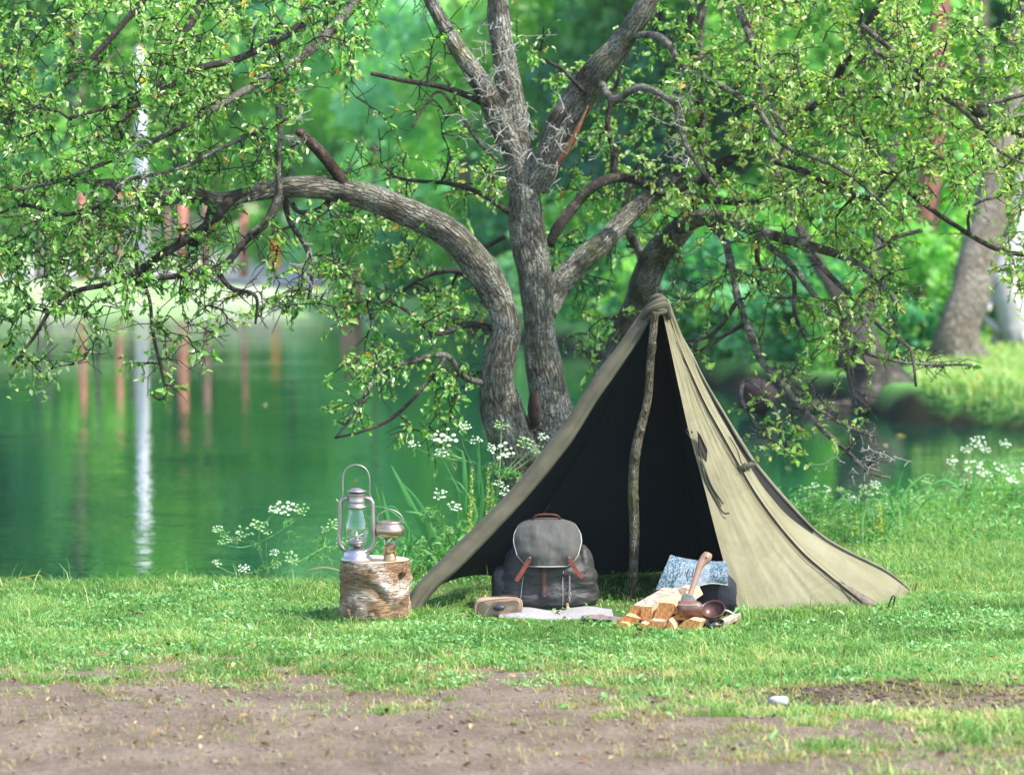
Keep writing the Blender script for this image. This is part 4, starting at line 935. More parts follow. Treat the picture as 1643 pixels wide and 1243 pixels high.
# clods of dark soil at the lower right
cm_ = MB(); g_ = random.Random(8)
for i in range(700):
    x = g_.gauss(1.75, .55); y = g_.gauss(12.8, .15); r = .003+.013*g_.random()**3
    cm_.ell((x, y, float(height(x, y))+r*.2), (r*1.4, r, r*.6), 7, 4, .5, 1, i)
tag(cm_.build('soil_clods', simple('dark_soil', (.09, .062, .045), (.045, .03, .022), 60, .95)), 'clods of dark broken soil at the lower right', kind='stuff')

# ================================================================== TENT
t = NT('canvas'); v = t.coord()
n1 = t.noise(v, 2.2, 6, .6); n2 = t.noise(v, 9, 4); wv = t.noise(t.coord((1, 1, 1)), 900, 2)
ce = t.ramp(n1, [(.3, (.128, .115, .060)), (.5, (.172, .158, .090)), (.7, (.20, .187, .114))])
ce = t.mix(t.math('MULTIPLY', t.ramp(n2, [(.55, (0, 0, 0)), (.75, (1, 1, 1))]), .25), ce, (.12, .10, .06))
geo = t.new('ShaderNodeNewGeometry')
st_ = t.math('MULTIPLY', t.ramp(t.noise(v, 3.6, 6, .7, 1.2), [(.50, (0, 0, 0)), (.56, (1, 1, 1)), (.62, (.25,)*3)]), .22)
ce = t.mix(st_, ce, (.085, .070, .042))
szc = t.new('ShaderNodeSeparateXYZ'); t.ln(v, szc.inputs[0])
mudl = t.math('MULTIPLY', t.ramp(t.math('ADD', szc.outputs['Z'], t.math('MULTIPLY', t.noise(v, 11, 5, .7), .10)), [(.045, (1, 1, 1)), (.10, (0, 0, 0))]), .6)
ce = t.mix(mudl, ce, (.09, .070, .042))
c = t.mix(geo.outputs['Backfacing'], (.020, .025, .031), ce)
bump = t.bump(t.math('ADD', t.math('MULTIPLY', t.noise(v, 14, 4, .6, .6), .8), t.math('MULTIPLY', wv, .05)), .5, .006)
M_canvas = t.done(t.pr(c, .85, 0, .2, bump))
M_canvas_edge = simple('canvas_edge', (.082, .074, .043), (.046, .042, .026), 9, .85, bdist=.004)
M_canvas_mid = simple('canvas_rolled', (.19, .17, .115), (.12, .105, .07), 12, .85, bdist=.004)
M_dark = simple('gap_shade', (.016, .013, .011), (.008, .007, .007), 10, .9)  # shade of the gap and slit put into a near-black colour
M_seam = simple('dark_cord', (.045, .038, .03), (.02, .018, .015), 60, .8)
tent = empty('tent', (atx(1060, 15.9), 15.9, 0), 'olive tan canvas tent with an open dark front propped up by one stick', 'tent')
TC = np.array([atx(1030, 16.2), 16.2, .4])
def ruled(A, B, n=60, m=26, sag=0.0, wr=0.0, dirn=None, seed=0, bot=None, fr=1.0):
    a = PX(A, n) if isinstance(A, list) else A; b = PX(B, n) if isinstance(B, list) else B
    s = np.linspace(0, 1, m)[None, :, None]
    G = a[:, None]*(1-s)+b[:, None]*s
    dn = np.cross(np.gradient(G, axis=0), np.gradient(G, axis=1)); dn /= np.linalg.norm(dn, axis=2)[..., None]+1e-9
    ctr = G.reshape(-1, 3).mean(0)
    if dirn is None: dirn = ctr-TC
    sgn = np.sign((dn*np.array(dirn)).sum(2, keepdims=True)); dn = dn*sgn
    tt = np.linspace(0, 1, n)[:, None]; ss = s[..., 0]
    prof = np.sin(np.pi*ss)
    # tension folds running from the apex down, and a few cross creases
    w_ = (fbm(ss*fr*9+seed+tt*1.5, tt*2.0+seed*3, seed, 3)-.5)*wr*1.6 + (fbm((ss*4+tt*9), (tt*4-ss*7)+seed, seed+4, 3)-.5)*wr*.8
    w_ = w_*(1-.55*tt)
    G = G+dn*(prof*(sag+0*tt)+w_*np.sqrt(np.clip(prof, 0, 1)))[..., None]
    if bot is not None: G[:, :, 2] += bot(tt, ss)
    G[:, :, 2] = np.maximum(G[:, :, 2], -.01)
    if (sgn < 0).mean() > .5: G = G[:, ::-1]
    return G
E1 = [(1058, 484, 15.90), (1066, 515, 15.88), (1076, 560, 15.86), (1090, 625, 15.8), (1106, 695, 15.74), (1128, 775, 15.66), (1150, 860, 15.56), (1168, 925, 15.48), (1184, 975, 15.42), (1190, 991, 15.38)]
E2 = [(1064, 482, 15.93), (1086, 548, 15.95), (1104, 592, 15.93), (1130, 648, 15.9), (1155, 693, 15.87), (1180, 738, 15.84), (1212, 793, 15.8), (1250, 845, 15.75), (1288, 888, 15.7), (1325, 920, 15.66), (1365, 952, 15.63), (1402, 981, 15.58)]
E2b = [(a+1.5, b-1.5, c-.012) for a, b, c in E2]
E2x = [(1066, 483, 15.93), (1089, 540, 15.98), (1105, 573, 15.99), (1123, 615, 16.02), (1154, 674, 16.06), (1178, 712, 16.09), (1197, 742, 16.1), (1226, 787, 16.12), (1262, 827, 16.18), (1303, 857, 16.24), (1348, 883, 16.28), (1420, 919, 16.28), (1467, 953, 16.28)]
E3 = [(1066, 480, 15.97), (1090, 536, 16.02), (1110, 572, 16.06), (1130, 612, 16.1), (1160, 662, 16.15), (1205, 735, 16.22), (1262, 803, 16.3), (1310, 853, 16.34), (1355, 882, 16.36), (1420, 914, 16.36), (1467, 951, 16.32)]
E4 = [(1042, 484, 15.92), (1015, 520, 15.91), (990, 557, 15.9), (962, 592, 15.88), (935, 633, 15.85), (908, 675, 15.82), (884, 706, 15.79), (825, 780, 15.73), (762, 845, 15.66), (699, 907, 15.57), (662, 947, 15.50), (655, 975, 15.46)]
E4i = [(1050, 496, 15.86), (1030, 538, 15.84), (1004, 578, 15.83), (980, 613, 15.8), (957, 646, 15.78), (930, 690, 15.74), (910, 720, 15.71), (856, 787, 15.65), (793, 856, 15.57), (737, 913, 15.49), (699, 947, 15.44), (668, 988, 15.39)]
AP = (1056, 480, 15.95)
RL = [AP, (1000, 610, 16.2), (900, 780, 16.42), (800, 934, 16.6)]
RR = [AP, (1080, 620, 16.5), (1110, 780, 16.9), (1130, 912, 17.2)]
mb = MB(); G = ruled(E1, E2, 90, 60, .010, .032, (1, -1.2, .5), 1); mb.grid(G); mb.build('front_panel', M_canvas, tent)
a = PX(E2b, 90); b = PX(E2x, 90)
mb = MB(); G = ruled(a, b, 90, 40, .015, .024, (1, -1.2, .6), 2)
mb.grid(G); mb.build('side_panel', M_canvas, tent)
# gusset coloured as shade between the overlapping edges and the rolled ridge
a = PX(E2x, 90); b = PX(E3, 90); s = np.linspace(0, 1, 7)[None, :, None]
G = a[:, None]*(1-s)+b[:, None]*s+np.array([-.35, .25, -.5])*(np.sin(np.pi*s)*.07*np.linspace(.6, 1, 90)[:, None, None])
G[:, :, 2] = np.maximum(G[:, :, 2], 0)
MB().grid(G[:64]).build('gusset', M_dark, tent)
MB().grid(G[63:]).build('lower_edge', M_canvas_mid, tent)
fo = PX(E3, 70); MB().tube(fo, np.concatenate([np.linspace(.012, .010, 45), np.linspace(.010, .004, 25)]), 8, wob=.35, seed=3).build('rolled_ridge', M_canvas_mid, tent)
fo = PX([(a_, b_, c_-.004) for a_, b_, c_ in E2x[:10]], 60); MB().tube(fo, np.linspace(.004, .0055, 60), 6, wob=.3, seed=4).build('hem', M_canvas_edge, tent)
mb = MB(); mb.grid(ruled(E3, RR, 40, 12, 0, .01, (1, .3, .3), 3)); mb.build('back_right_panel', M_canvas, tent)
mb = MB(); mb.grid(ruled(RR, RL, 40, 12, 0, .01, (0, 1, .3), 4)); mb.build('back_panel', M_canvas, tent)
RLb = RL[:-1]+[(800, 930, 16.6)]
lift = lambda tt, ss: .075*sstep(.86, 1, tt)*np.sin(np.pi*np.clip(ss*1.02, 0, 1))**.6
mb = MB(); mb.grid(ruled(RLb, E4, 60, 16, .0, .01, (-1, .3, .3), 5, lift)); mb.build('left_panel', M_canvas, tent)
# turned-back edge of the left side: a rounded fold with creases
a = PX(E4, 80); b = PX(E4i, 80); m_ = 14; th = np.linspace(0, np.pi*1.25, m_)
G = []
wdn = b-a
for i in range(80):
    f = i/79; A_, B_ = a[i], b[i]; W = B_-A_
    bul = np.array([-.3, -1, .25]); bul /= np.linalg.norm(bul)
    row = []
    for j, q in enumerate(th):
        u_ = .5-.5*math.cos(min(q, np.pi)) if q <= np.pi else 1-.25*(q-np.pi)
        h_ = math.sin(q)*(.034+.02*f)
        cr_ = (float(vnoise(u_*7+2, f*3+j*.01, 3))-.5)*.034 + (float(fbm(u_*3+f*7, f*30, 5, 3))-.5)*.02 + .007*math.sin(u_*13+f*2+2*float(vnoise(f*6, 1, 2)))*(.5+f)
        row.append(A_+W*u_+bul*(h_+cr_*math.sin(min(q, np.pi))))
    G.append(row)
G = np.array(G); G[:, :, 2] = np.maximum(G[:, :, 2], 0); MB().grid(G).build('turned_edge', M_canvas_edge, tent)
# bunched cloth wrapped round the stick at the apex
mb = MB()
for k, (pts, r) in enumerate([([(1026, 528, 15.9), (1036, 505, 15.85), (1052, 494, 15.83), (1068, 490, 15.86), (1074, 512, 15.9)], .017),
                 ([(1030, 512, 15.92), (1040, 496, 15.86), (1056, 484, 15.84), (1067, 482, 15.87), (1072, 500, 15.92)], .016),
                 ([(1040, 492, 15.93), (1047, 480, 15.88), (1056, 475, 15.88), (1066, 478, 15.92)], .013),
                 ([(1048, 500, 15.84), (1060, 498, 15.84), (1071, 497, 15.88)], .014),
                 ([(1036, 520, 15.86), (1045, 508, 15.83), (1056, 504, 15.82), (1070, 500, 15.84)], .012)]):
    mb.tube(PX(pts, 16), [r*(.7+.5*math.sin(math.pi*i/15)) for i in range(16)], 10, wob=.35, seed=k*5, flat=.8)
mb.ell(P(1056, 486, 15.92), (.042, .035, .03), 14, 8, .3, 1, 5)
mb.build('gathered_top', M_canvas_edge, tent)
# seam cord, ties, slits, buttons
sm = PX([(a_-1, b_, c_-.022) for a_, b_, c_ in E2[1:]], 90); sm += (vnoise(sm[:, 0]*30, sm[:, 1]*30, sm[:, 2]*30)-.5)[:, None]*.004
MB().tube(sm, .0026, 6).build('seam', M_seam, tent)
MB().tube(PX([(1120, 700, 15.72), (1126, 745, 15.68), (1134, 775, 15.66), (1147, 800, 15.64), (1160, 822, 15.62), (1170, 823, 15.62)], 40), .0042, 6, wob=.3).build('tie_cord', M_seam, tent)
MB().tube(PX([(1099, 690, 15.72), (1106, 700, 15.71), (1116, 715, 15.7), (1121, 730, 15.7)], 14), .0022, 5).build('tie_cord', M_seam, tent)
mb = MB(); q = [P(1118, 690, 15.71), P(1124, 698, 15.715), P(1135, 722, 15.715), P(1134, 740, 15.71), P(1126, 722, 15.70), P(1121, 706, 15.7)]
mb.add([tuple(v_) for v_ in q]+[tuple(v_+Vector((0, .012, 0))) for v_ in q], [tuple(range(6)), tuple(range(11, 5, -1))]+[(i, (i+1) % 6, 6+(i+1) % 6, 6+i) for i in range(6)])
mb.build('slit', M_dark, tent)
MB().tube(PX([(1122, 728, 15.7), (1131, 752, 15.68), (1142, 780, 15.66), (1155, 800, 15.65), (1160, 808, 15.64)], 20), .008, 7, wob=.4, flat=.5).build('flap', M_canvas_edge, tent)
mb = MB(); q = [P(1185, 748, 15.83), P(1212, 738, 15.95), P(1214, 744, 15.95), P(1192, 757, 15.83)]
mb.add([tuple(v_+Vector((0, -.02, .0))) for v_ in q]+[tuple(v_) for v_ in q], [(0, 1, 2, 3), (7, 6, 5, 4), (0, 4, 5, 1), (1, 5, 6, 2), (2, 6, 7, 3), (3, 7, 4, 0)])
mb.build('button_tab', M_canvas_edge, tent)
for (px, py, Y) in [(1190, 751, 15.79), (1209, 740, 15.91), (1110, 693, 15.7), (1103, 689, 15.71)]:
    MB().ell(P(px, py, Y), (.006, .004, .006), 10, 6).build('button', M_seam, tent)
MB().tube(PX([(1170, 700, 15.85), (1183, 722, 15.83), (1190, 744, 15.81), (1196, 742, 15.81)], 14), .003, 5).build('tie_cord', M_seam, tent)
sm2 = PX([(a_+6, b_-4, c_-.020) for a_, b_, c_ in E2[2:]], 80); MB().tube(sm2, .0012, 5).build('stitch_line', M_canvas_mid, tent)
# hem along the ground and corner patch
MB().tube(PX([(1190, 990, 15.37), (1230, 990, 15.37), (1300, 988, 15.42), (1350, 985, 15.46), (1402, 982, 15.54), (1440, 982, 15.58), (1467, 953, 16.26)], 60), .007, 6, wob=.5).build('ground_hem', M_canvas_mid, tent)
mb = MB(); q = np.array([tuple(P(*a_)) for a_ in [(1345, 930, 15.64), (1402, 962, 15.54), (1406, 968, 15.52), (1392, 980, 15.53), (1396, 976, 15.52), (1380, 962, 15.56)]])
mb.add(np.vstack([q, q+np.array([0, .006, 0])]), [(0, 1, 2, 4, 5), (10, 8, 7, 6), (2, 3, 4), (0, 6, 7, 1), (1, 7, 8, 2)]); mb.build('corner_patch', simple('brown_patch', (.13, .105, .07), (.07, .055, .04), 40), tent)
mb = MB(); mb.add([tuple(P(*a_)) for a_ in [(1203, 987, 15.33), (1212, 984, 15.34), (1230, 990, 15.33), (1208, 990, 15.32)]]+[tuple(P(*a_)) for a_ in [(1203, 987, 15.34), (1212, 984, 15.35), (1230, 990, 15.34), (1208, 990, 15.33)]], [(0, 1, 2, 3), (7, 6, 5, 4), (0, 4, 5, 1), (1, 5, 6, 2)]); mb.build('peg_loop', M_seam, tent)
# stake with hook at the right corner
M_iron = simple('dark_iron', (.06, .055, .05), (.03, .03, .03), 60, .5, .7)
peg = empty('tent_peg', GP(1424, 982), 'dark hooked metal peg pulling the right corner of the tent', 'peg')
MB().tube(PX([(1422, 985, 15.5), (1427, 968, 15.5), (1432, 956, 15.5), (1436, 957, 15.5), (1433, 970, 15.5)], 16), .0042, 8).build('hook', M_iron, peg)
MB().tube(PX([(1403, 971, 15.52), (1415, 975, 15.5), (1424, 979, 15.5)], 8), .004, 6).build('loop', M_iron, peg)
peg = empty('tent_peg', GP(1468, 953), 'short rusty peg at the far right tip of the tent', 'peg')
MB().tube(PX([(1466, 958, 16.22), (1470, 940, 16.22), (1473, 934, 16.22)], 8), .005, 8).build('hook', simple('rust', (.22, .1, .05), (.1, .05, .03), 60), peg)
# the stick holding it up
M_pole = bark('mossy_stick_bark', (.25, .215, .13), (.05, .04, .025), (.44, .43, .32), .5, 2.2, .5, along=True)
pole = empty('tent_pole', P(1015, 968, 15.88), 'crooked lichen-covered stick holding up the open front of the tent', 'pole')
pp = PX([(1051, 500, 15.8), (1049, 520, 15.8), (1047, 545, 15.8), (1043, 590, 15.81), (1039, 640, 15.82), (1030, 680, 15.82), (1023, 708, 15.83), (1018, 740, 15.84), (1016, 790, 15.85), (1018, 840, 15.86), (1017, 890, 15.87), (1015, 940, 15.88), (1012, 972, 15.88)], 90)
MB().tube(pp, np.interp(np.linspace(0, 1, 90), [0, .05, .35, .45, .7, 1], np.array([6.3, 6.0, 7.0, 8.2, 8.0, 7.0])*15.8/F), 20, wob=.16, seed=2).build('shaft', M_pole, pole)
for (px, py) in [(1046, 557), (1046, 561), (1045, 565)]:
    q = P(px, py, 15.8); MB().tube([q+Vector((math.cos(a_)*.024, math.sin(a_)*.024, .003*a_)) for a_ in np.linspace(0, 6.28, 18)], .0022, 5).build('wire_turn', M_iron, pole)
for (px, py, Y) in [(1036, 660, 15.8), (1020, 735, 15.81), (1022, 800, 15.84), (1030, 690, 15.8)]:
    MB().ell(P(px, py, Y), (.012, .012, .014), 10, 6, .3).build('knot', M_pole, pole)
cm = 15.8/F

# ================================================================== STUMP AND LAMPS
SX, SY, SR, SH = atx(598.5, 15.17), 15.17, .170, .305
t = NT('birch_bark'); v = t.coord((1, 1, 4.5)); v0 = t.coord((1, 1, 1.6))
n1 = t.noise(v, 9, 7, .65, .4); n2 = t.noise(v0, 5.5, 5, .6); n3 = t.noise(t.coord((1, 1, 9)), 20, 4, .6)
c = t.ramp(n1, [(.34, (.14, .09, .06)), (.42, (.40, .30, .23)), (.52, (.44, .37, .30)), (.64, (.50, .44, .38)), (.75, (.42, .33, .27))])
brown = t.ramp(n3, [(.3, (.10, .055, .03)), (.55, (.27, .16, .09)), (.75, (.42, .32, .16))])
c = t.mix(t.ramp(n2, [(.43, (0, 0, 0)), (.52, (1, 1, 1))]), c, brown)
c = t.mix(t.ramp(n3, [(.57, (0, 0, 0)), (.62, (1, 1, 1))]), c, (.06, .04, .03))
c = t.mix(t.ramp(t.noise(t.coord((1, 1, 3)), 60, 3, .7), [(.54, (0, 0, 0)), (.6, (1, 1, 1))]), c, t.mix(1.0, c, (.45, .36, .30), 'MULTIPLY'))
c = t.mix(t.attr('scar_shade'), c, t.mix(t.ramp(n1, [(.4, (0, 0, 0)), (.6, (1, 1, 1))]), (.035, .02, .014), (.26, .17, .08)))
sz = t.new('ShaderNodeSeparateXYZ'); tcn = t.new('ShaderNodeTexCoord'); t.ln(tcn.outputs['Object'], sz.inputs[0])
M_birch = t.done(t.pr(c, .85, 0, .25, t.bump(t.math('ADD', n1, t.math('MULTIPLY', n3, .5)), 1.0, .012)))
stump = empty('birch_stump', (SX, SY, 0), 'upright birch log with peeling white and brown bark, carrying two lamps', 'stump')
nz, ns = 46, 96
zz = np.linspace(-.02, SH, nz)[:, None]; aa = np.linspace(0, 2*np.pi, ns, endpoint=False)[None, :]
r_ = SR*(1+.035*np.sin(aa*3+1)+.03*(1-zz/SH)) + (fbm(np.cos(aa)*3+5, np.sin(aa)*3+5, zz*14, 4)-.5)*.035 + (fbm(np.cos(aa)*9+5, np.sin(aa)*9+5, zz*50, 3)-.5)*.012
# long torn scar across the front
cx_ = np.angle(np.exp(1j*(aa+np.pi/2)))
sc_m = np.exp(-((zz-.155+.10*cx_-.03*np.cos(cx_*5))/.035)**2)*np.exp(-(np.abs(cx_-.15)/.95)**4)
sc2 = np.exp(-((zz-.07)/.06)**2)*np.exp(-((cx_+.1)/.5)**2)
r_ = r_-.014*sc_m+.006*np.exp(-((zz-.215+.10*cx_)/.02)**2)*np.exp(-(cx_/.8)**4)
kn = np.exp(-((zz-.225)/.02)**2-((cx_-1.0)/.12)**2); r_ = r_-.02*kn
X = SX+np.cos(aa)*r_; Y_ = SY+np.sin(aa)*r_; Z_ = zz+0*aa
V = np.stack([X, Y_, Z_], 2).reshape(-1, 3)
i0 = (np.arange(nz-1)[:, None]*ns+np.arange(ns)[None]); i1 = (np.arange(nz-1)[:, None]*ns+(np.arange(ns)[None]+1) % ns)
Q = np.stack([i0, i1, i1+ns, i0+ns], 2).reshape(-1, 4)
me = np_mesh('bark', V, [Q], True, {'scar_shade': ('POINT', np.clip(sc_m+sc2*.6+kn+.95*np.clip(-np.cos(aa)*1.4-.75+.9*(fbm(np.cos(aa)*4+9, np.sin(aa)*4, zz*9, 3)-.5), 0, 1)+.8*sstep(.05, .0, zz)*sstep(.45, .6, fbm(np.cos(aa)*6+9, np.sin(aa)*6, zz*20, 3)), 0, 1).ravel())}); rel(me, stump); link('bark', me, M_birch, stump)  # torn scar and base marks, plus left-side shade painted into the bark colour
top = []; rt = r_[-1]
mb = MB(); Vt = [(SX, SY, SH-.004)]+[(SX+math.cos(aa[0, j])*rt[j]*k_, SY+math.sin(aa[0, j])*rt[j]*k_, SH-.004+(.003 if k_ > .97 else 0)) for k_ in (.5, 1.0) for j in range(ns)]
mb.add(Vt, [(0, 1+j, 1+(j+1) % ns) for j in range(ns)]+[(1+j, 1+ns+j, 1+ns+(j+1) % ns, 1+(j+1) % ns) for j in range(ns)])
t = NT('sawn_wood'); rg = t.new('ShaderNodeTexWave'); rg.wave_type = 'RINGS'; rg.rings_direction = 'Z'; rg.inputs['Scale'].default_value = 22; rg.inputs['Distortion'].default_value = 3
t.ln(t.coord(), rg.inputs[0]); M_sawn = t.done(t.pr(t.ramp(rg.outputs['Fac'], [(0, (.50, .36, .22)), (1, (.72, .58, .40))]), .8))
mb.build('sawn_top', M_sawn, stump)
for i, (a_, z_, l_) in enumerate([(-1.9, .05, .05), (-2.3, .03, .06), (-1.3, .02, .05), (-1.6, .03, .045), (-.5, .24, .04)]):
    q = Vector((SX+math.cos(a_)*(SR+.004), SY+math.sin(a_)*(SR+.004), z_)); MB().box(q+Vector((0, -.004, l_*.3)), (.03, .003, l_), Matrix.Rotation(a_+1.57, 3, 'Z') @ Matrix.Rotation(.3, 3, 'X')).build('bark_curl', M_birch, stump)

M_zinc = simple('aged_tin', (.38, .33, .31), (.26, .22, .21), 12, .42, .8, bump=.15, bdist=.002)
M_zinc2 = simple('polished_tin', (.44, .40, .43), (.34, .3, .32), 8, .3, .9, bump=.1, bdist=.002)
M_brass = simple('aged_brass', (.42, .29, .16), (.27, .17, .09), 14, .35, .85, bump=.15, bdist=.002)
t = NT('lamp_glass'); gl = t.new('ShaderNodeBsdfGlass'); gl.inputs['Roughness'].default_value = .02; gl.inputs['IOR'].default_value = 1.45
tr = t.new('ShaderNodeBsdfTransparent'); tr.inputs[0].default_value = (.97, .975, .97, 1); lw = t.new('ShaderNodeLayerWeight'); lw.inputs[0].default_value = .35
gs = t.new('ShaderNodeBsdfGlossy'); gs.inputs['Roughness'].default_value = .05
mx = t.new('ShaderNodeMixShader'); t.ln(t.math('ADD', t.math('MULTIPLY', lw.outputs['Facing'], .55), .06), mx.inputs[0]); t.ln(tr.outputs[0], mx.inputs[1]); t.ln(gs.outputs[0], mx.inputs[2])
M_glass = t.done(mx)
u = 15.1/F
LX, LY = atx(571, 15.1), 15.1
lan = empty('hurricane_lantern', (LX, LY, SH), 'tall tin hurricane lantern with raised wire handle on the birch log', 'lantern')
def lz(prof, c=None, sc_=u): return [(r*sc_, z*sc_) for r, z in prof]
MB().lathe(lz([(0, 0), (25, 0), (25.5, 2), (25, 5), (21.5, 7), (21, 12), (19.5, 16), (13, 20), (0, 21)]), (LX, LY, SH), 40).build('fuel_tank', M_zinc2, lan)
MB().lathe(lz([(5, 20), (5, 23), (10, 24), (14, 28), (15, 31), (10, 33), (4, 34), (3, 40), (0, 40)]), (LX, LY, SH), 28).build('burner', M_zinc, lan)
MB().lathe(lz([(4, 38), (2.4, 41), (1, 46), (0, 48)]), (LX, LY, SH), 12).build('wick', simple('wick_cotton', (.8, .72, .55), (.6, .5, .35), 50), lan)
MB().lathe(lz([(13, 31), (17, 37), (19.5, 46), (19, 56), (16, 68), (12.5, 80), (12, 87)]), (LX, LY, SH), 40).build('glass_globe', M_glass, lan)
MB().lathe(lz([(14, 85), (17, 86), (17, 88), (13.5, 89.5), (13.5, 95), (14.2, 96), (13.5, 97), (13.5, 107), (14, 108), (12, 109.5), (0, 110)]), (LX, LY, SH), 36).build('chimney', M_zinc, lan)
MB().lathe(lz([(4, 109), (5, 111), (16, 111.5), (16.5, 113), (10, 115), (7, 117), (0, 118)]), (LX, LY, SH), 32).build('cap', M_zinc, lan)
for s_ in (-1, 1):
    q = cr([(LX+s_*x_*u, LY, SH+z_*u) for x_, z_ in [(13, 101), (20, 100), (25, 95), (26, 84), (26.5, 60), (28, 40), (27, 27), (21, 19), (15, 17)]], 36)
    MB().tube(q, 3.6*u, 12).build('side_tube', M_zinc, lan)
    MB().ell((LX+s_*27*u, LY, SH+93*u), (2.6*u, 3*u, 3*u), 10, 6).build('handle_lug', M_zinc, lan)
MB().tube(cr([(LX+x_*u, LY-.003, SH+z_*u) for x_, z_ in [(-27, 93), (-25, 98), (-22, 106), (-22, 128), (-20, 142), (-12, 152), (0, 155), (12, 151), (19, 142), (21.5, 128), (21, 108), (25, 100), (28, 93)]], 60), 1.15*u, 7).build('wire_handle', M_zinc, lan)
for s_ in (-1, 1):
    MB().tube(cr([(LX-s_*20*u, LY-.2*u, SH+50*u), (LX-s_*8*u, LY-19*u, SH+44*u), (LX+s_*8*u, LY-19*u, SH+40*u), (LX+s_*18*u, LY-6*u, SH+34*u)], 14), .7*u, 6).build('guard_wire', M_zinc, lan)
MB().tube([(LX+(-27)*u, LY, SH+92*u), (LX-33*u, LY-.005, SH+100*u)], 1*u, 6).build('lift_tab', M_zinc, lan)
MB().lathe(lz([(0, 0), (4, 0), (4, 3), (0, 3)]), (LX+14*u, LY-10*u, SH+15*u), 14).build('filler_cap', M_zinc2, lan)
# smaller lamp
TX, TY = atx(624.5, 15.12), 15.12
lm = empty('small_oil_lamp', (TX, TY, SH), 'small brass lamp with a wide round tin shade on the birch log', 'lamp')
MB().lathe(lz([(0, 0), (11, 0), (11.3, 1.5), (10.5, 3), (10.3, 9), (9.5, 11), (0, 11.5)]), (TX, TY, SH), 28).build('base', M_brass, lm)
MB().lathe(lz([(7.6, 11), (7.8, 20), (7.5, 28), (0, 28.5)]), (TX, TY, SH), 24).build('burner_tube', M_brass, lm)
MB().lathe(lz([(10, 11), (10, 41)]), (TX, TY, SH), 28).build('glass_cylinder', M_glass, lm)
for a_ in (.5, 2.2, 4.0, 5.6): MB().tube([(TX+math.cos(a_)*10.5*u, TY+math.sin(a_)*10.5*u, SH+8*u), (TX+math.cos(a_)*10.5*u, TY+math.sin(a_)*10.5*u, SH+41*u)], .8*u, 6).build('upright', M_brass, lm)
MB().lathe(lz([(0, 38.5), (19, 39), (23, 42), (24.3, 47), (24, 52), (21.5, 56), (18.5, 58), (19.5, 61), (19.5, 63), (17, 63.5), (15, 60), (0, 60)]), (TX, TY, SH), 40).build('shade', simple('warm_tin', (.46, .36, .28), (.34, .25, .18), 10, .3, .85, bump=.1, bdist=.002), lm)
MB().tube(cr([(TX+x_*u, TY, SH+z_*u) for x_, z_ in [(-20, 60), (-20, 70), (-15, 76), (-8, 80), (0, 83), (10, 79), (19, 72), (21, 66), (21, 58)]], 40), .9*u, 6).build('wire_handle', M_zinc, lm)

# ================================================================== GEAR IN THE TENT
M_ruck = simple('dark_canvas', (.034, .033, .028), (.018, .018, .016), 9, .6, bump=.9, bdist=.02, stretch=(1, 1, 2.2), detail=3)
M_flap = simple('grey_canvas', (.072, .070, .059), (.044, .043, .037), 7, .85, bump=.9, bdist=.016, stretch=(2, 1, .8), detail=3)
M_tan_leather = simple('red_brown_leather', (.20, .042, .02), (.12, .025, .014), 22, .45, bump=.3, bdist=.002)
M_piping = simple('pale_piping', (.36, .35, .31), (.28, .27, .24), 40, .8)
M_thread = simple('pale_thread', (.42, .42, .38), (.3, .3, .28), 80, .8)
M_leather_dark = simple('dark_maroon_leather', (.10, .045, .035), (.06, .03, .025), 22, .5)
u = 15.45/F
BX, BY = atx(877, 15.62), 15.62
pk = empty('rucksack', (BX, BY, 0), 'dark canvas rucksack with a grey flap and red leather straps, standing inside the tent', 'rucksack')
def bpt(px, py, Y): return P(px, py, Y)
nzb, nab = 44, 72
Gb = []
for i in range(nzb):
    f = i/(nzb-1); z = f*.42
    wid = np.interp(f, [0, .06, .2, .45, .62, .75, .9, 1], [.215, .238, .25, .24, .205, .165, .13, .08]); dep = np.interp(f, [0, .1, .5, .8, 1], [.15, .175, .17, .13, .06])
    row = []
    for j in range(nab):
        a_ = 2*math.pi*j/nab; ca, sa = math.cos(a_), math.sin(a_)
        e_ = .72; x_ = math.copysign(abs(ca)**e_, ca)*wid; y_ = math.copysign(abs(sa)**e_, sa)*dep
        w_ = (float(fbm(x_*7+3, z*8+f*2, y_*5+1, 4))-.5)*.055 + (float(fbm(x_*5+z*22, z*5-x_*9, 3, 3))-.5)*.03
        k = 1+w_/.17
        row.append((BX+x_*k+.008*math.sin(z*16), BY+y_*k, z))
    Gb.append(row)
Gb = np.array(Gb); mb = MB()
mb.add(Gb.reshape(-1, 3), [(i*nab+j, i*nab+(j+1) % nab, (i+1)*nab+(j+1) % nab, (i+1)*nab+j) for i in range(nzb-1) for j in range(nab)]+[tuple((nzb-1)*nab+j for j in range(nab))])
mb.build('body', M_ruck, pk)
# side pockets
for (cx_, cz, rx, rz, cy) in [(-.22, .10, .06, .12, -.02), (.185, .20, .055, .12, .0)]:
    m2 = MB(); m2.ell((BX+cx_, BY+cy, cz), (rx, .10, rz), 20, 14, .2, .8, int(cx_*100)+40); m2.build('side_pocket', M_ruck, pk)
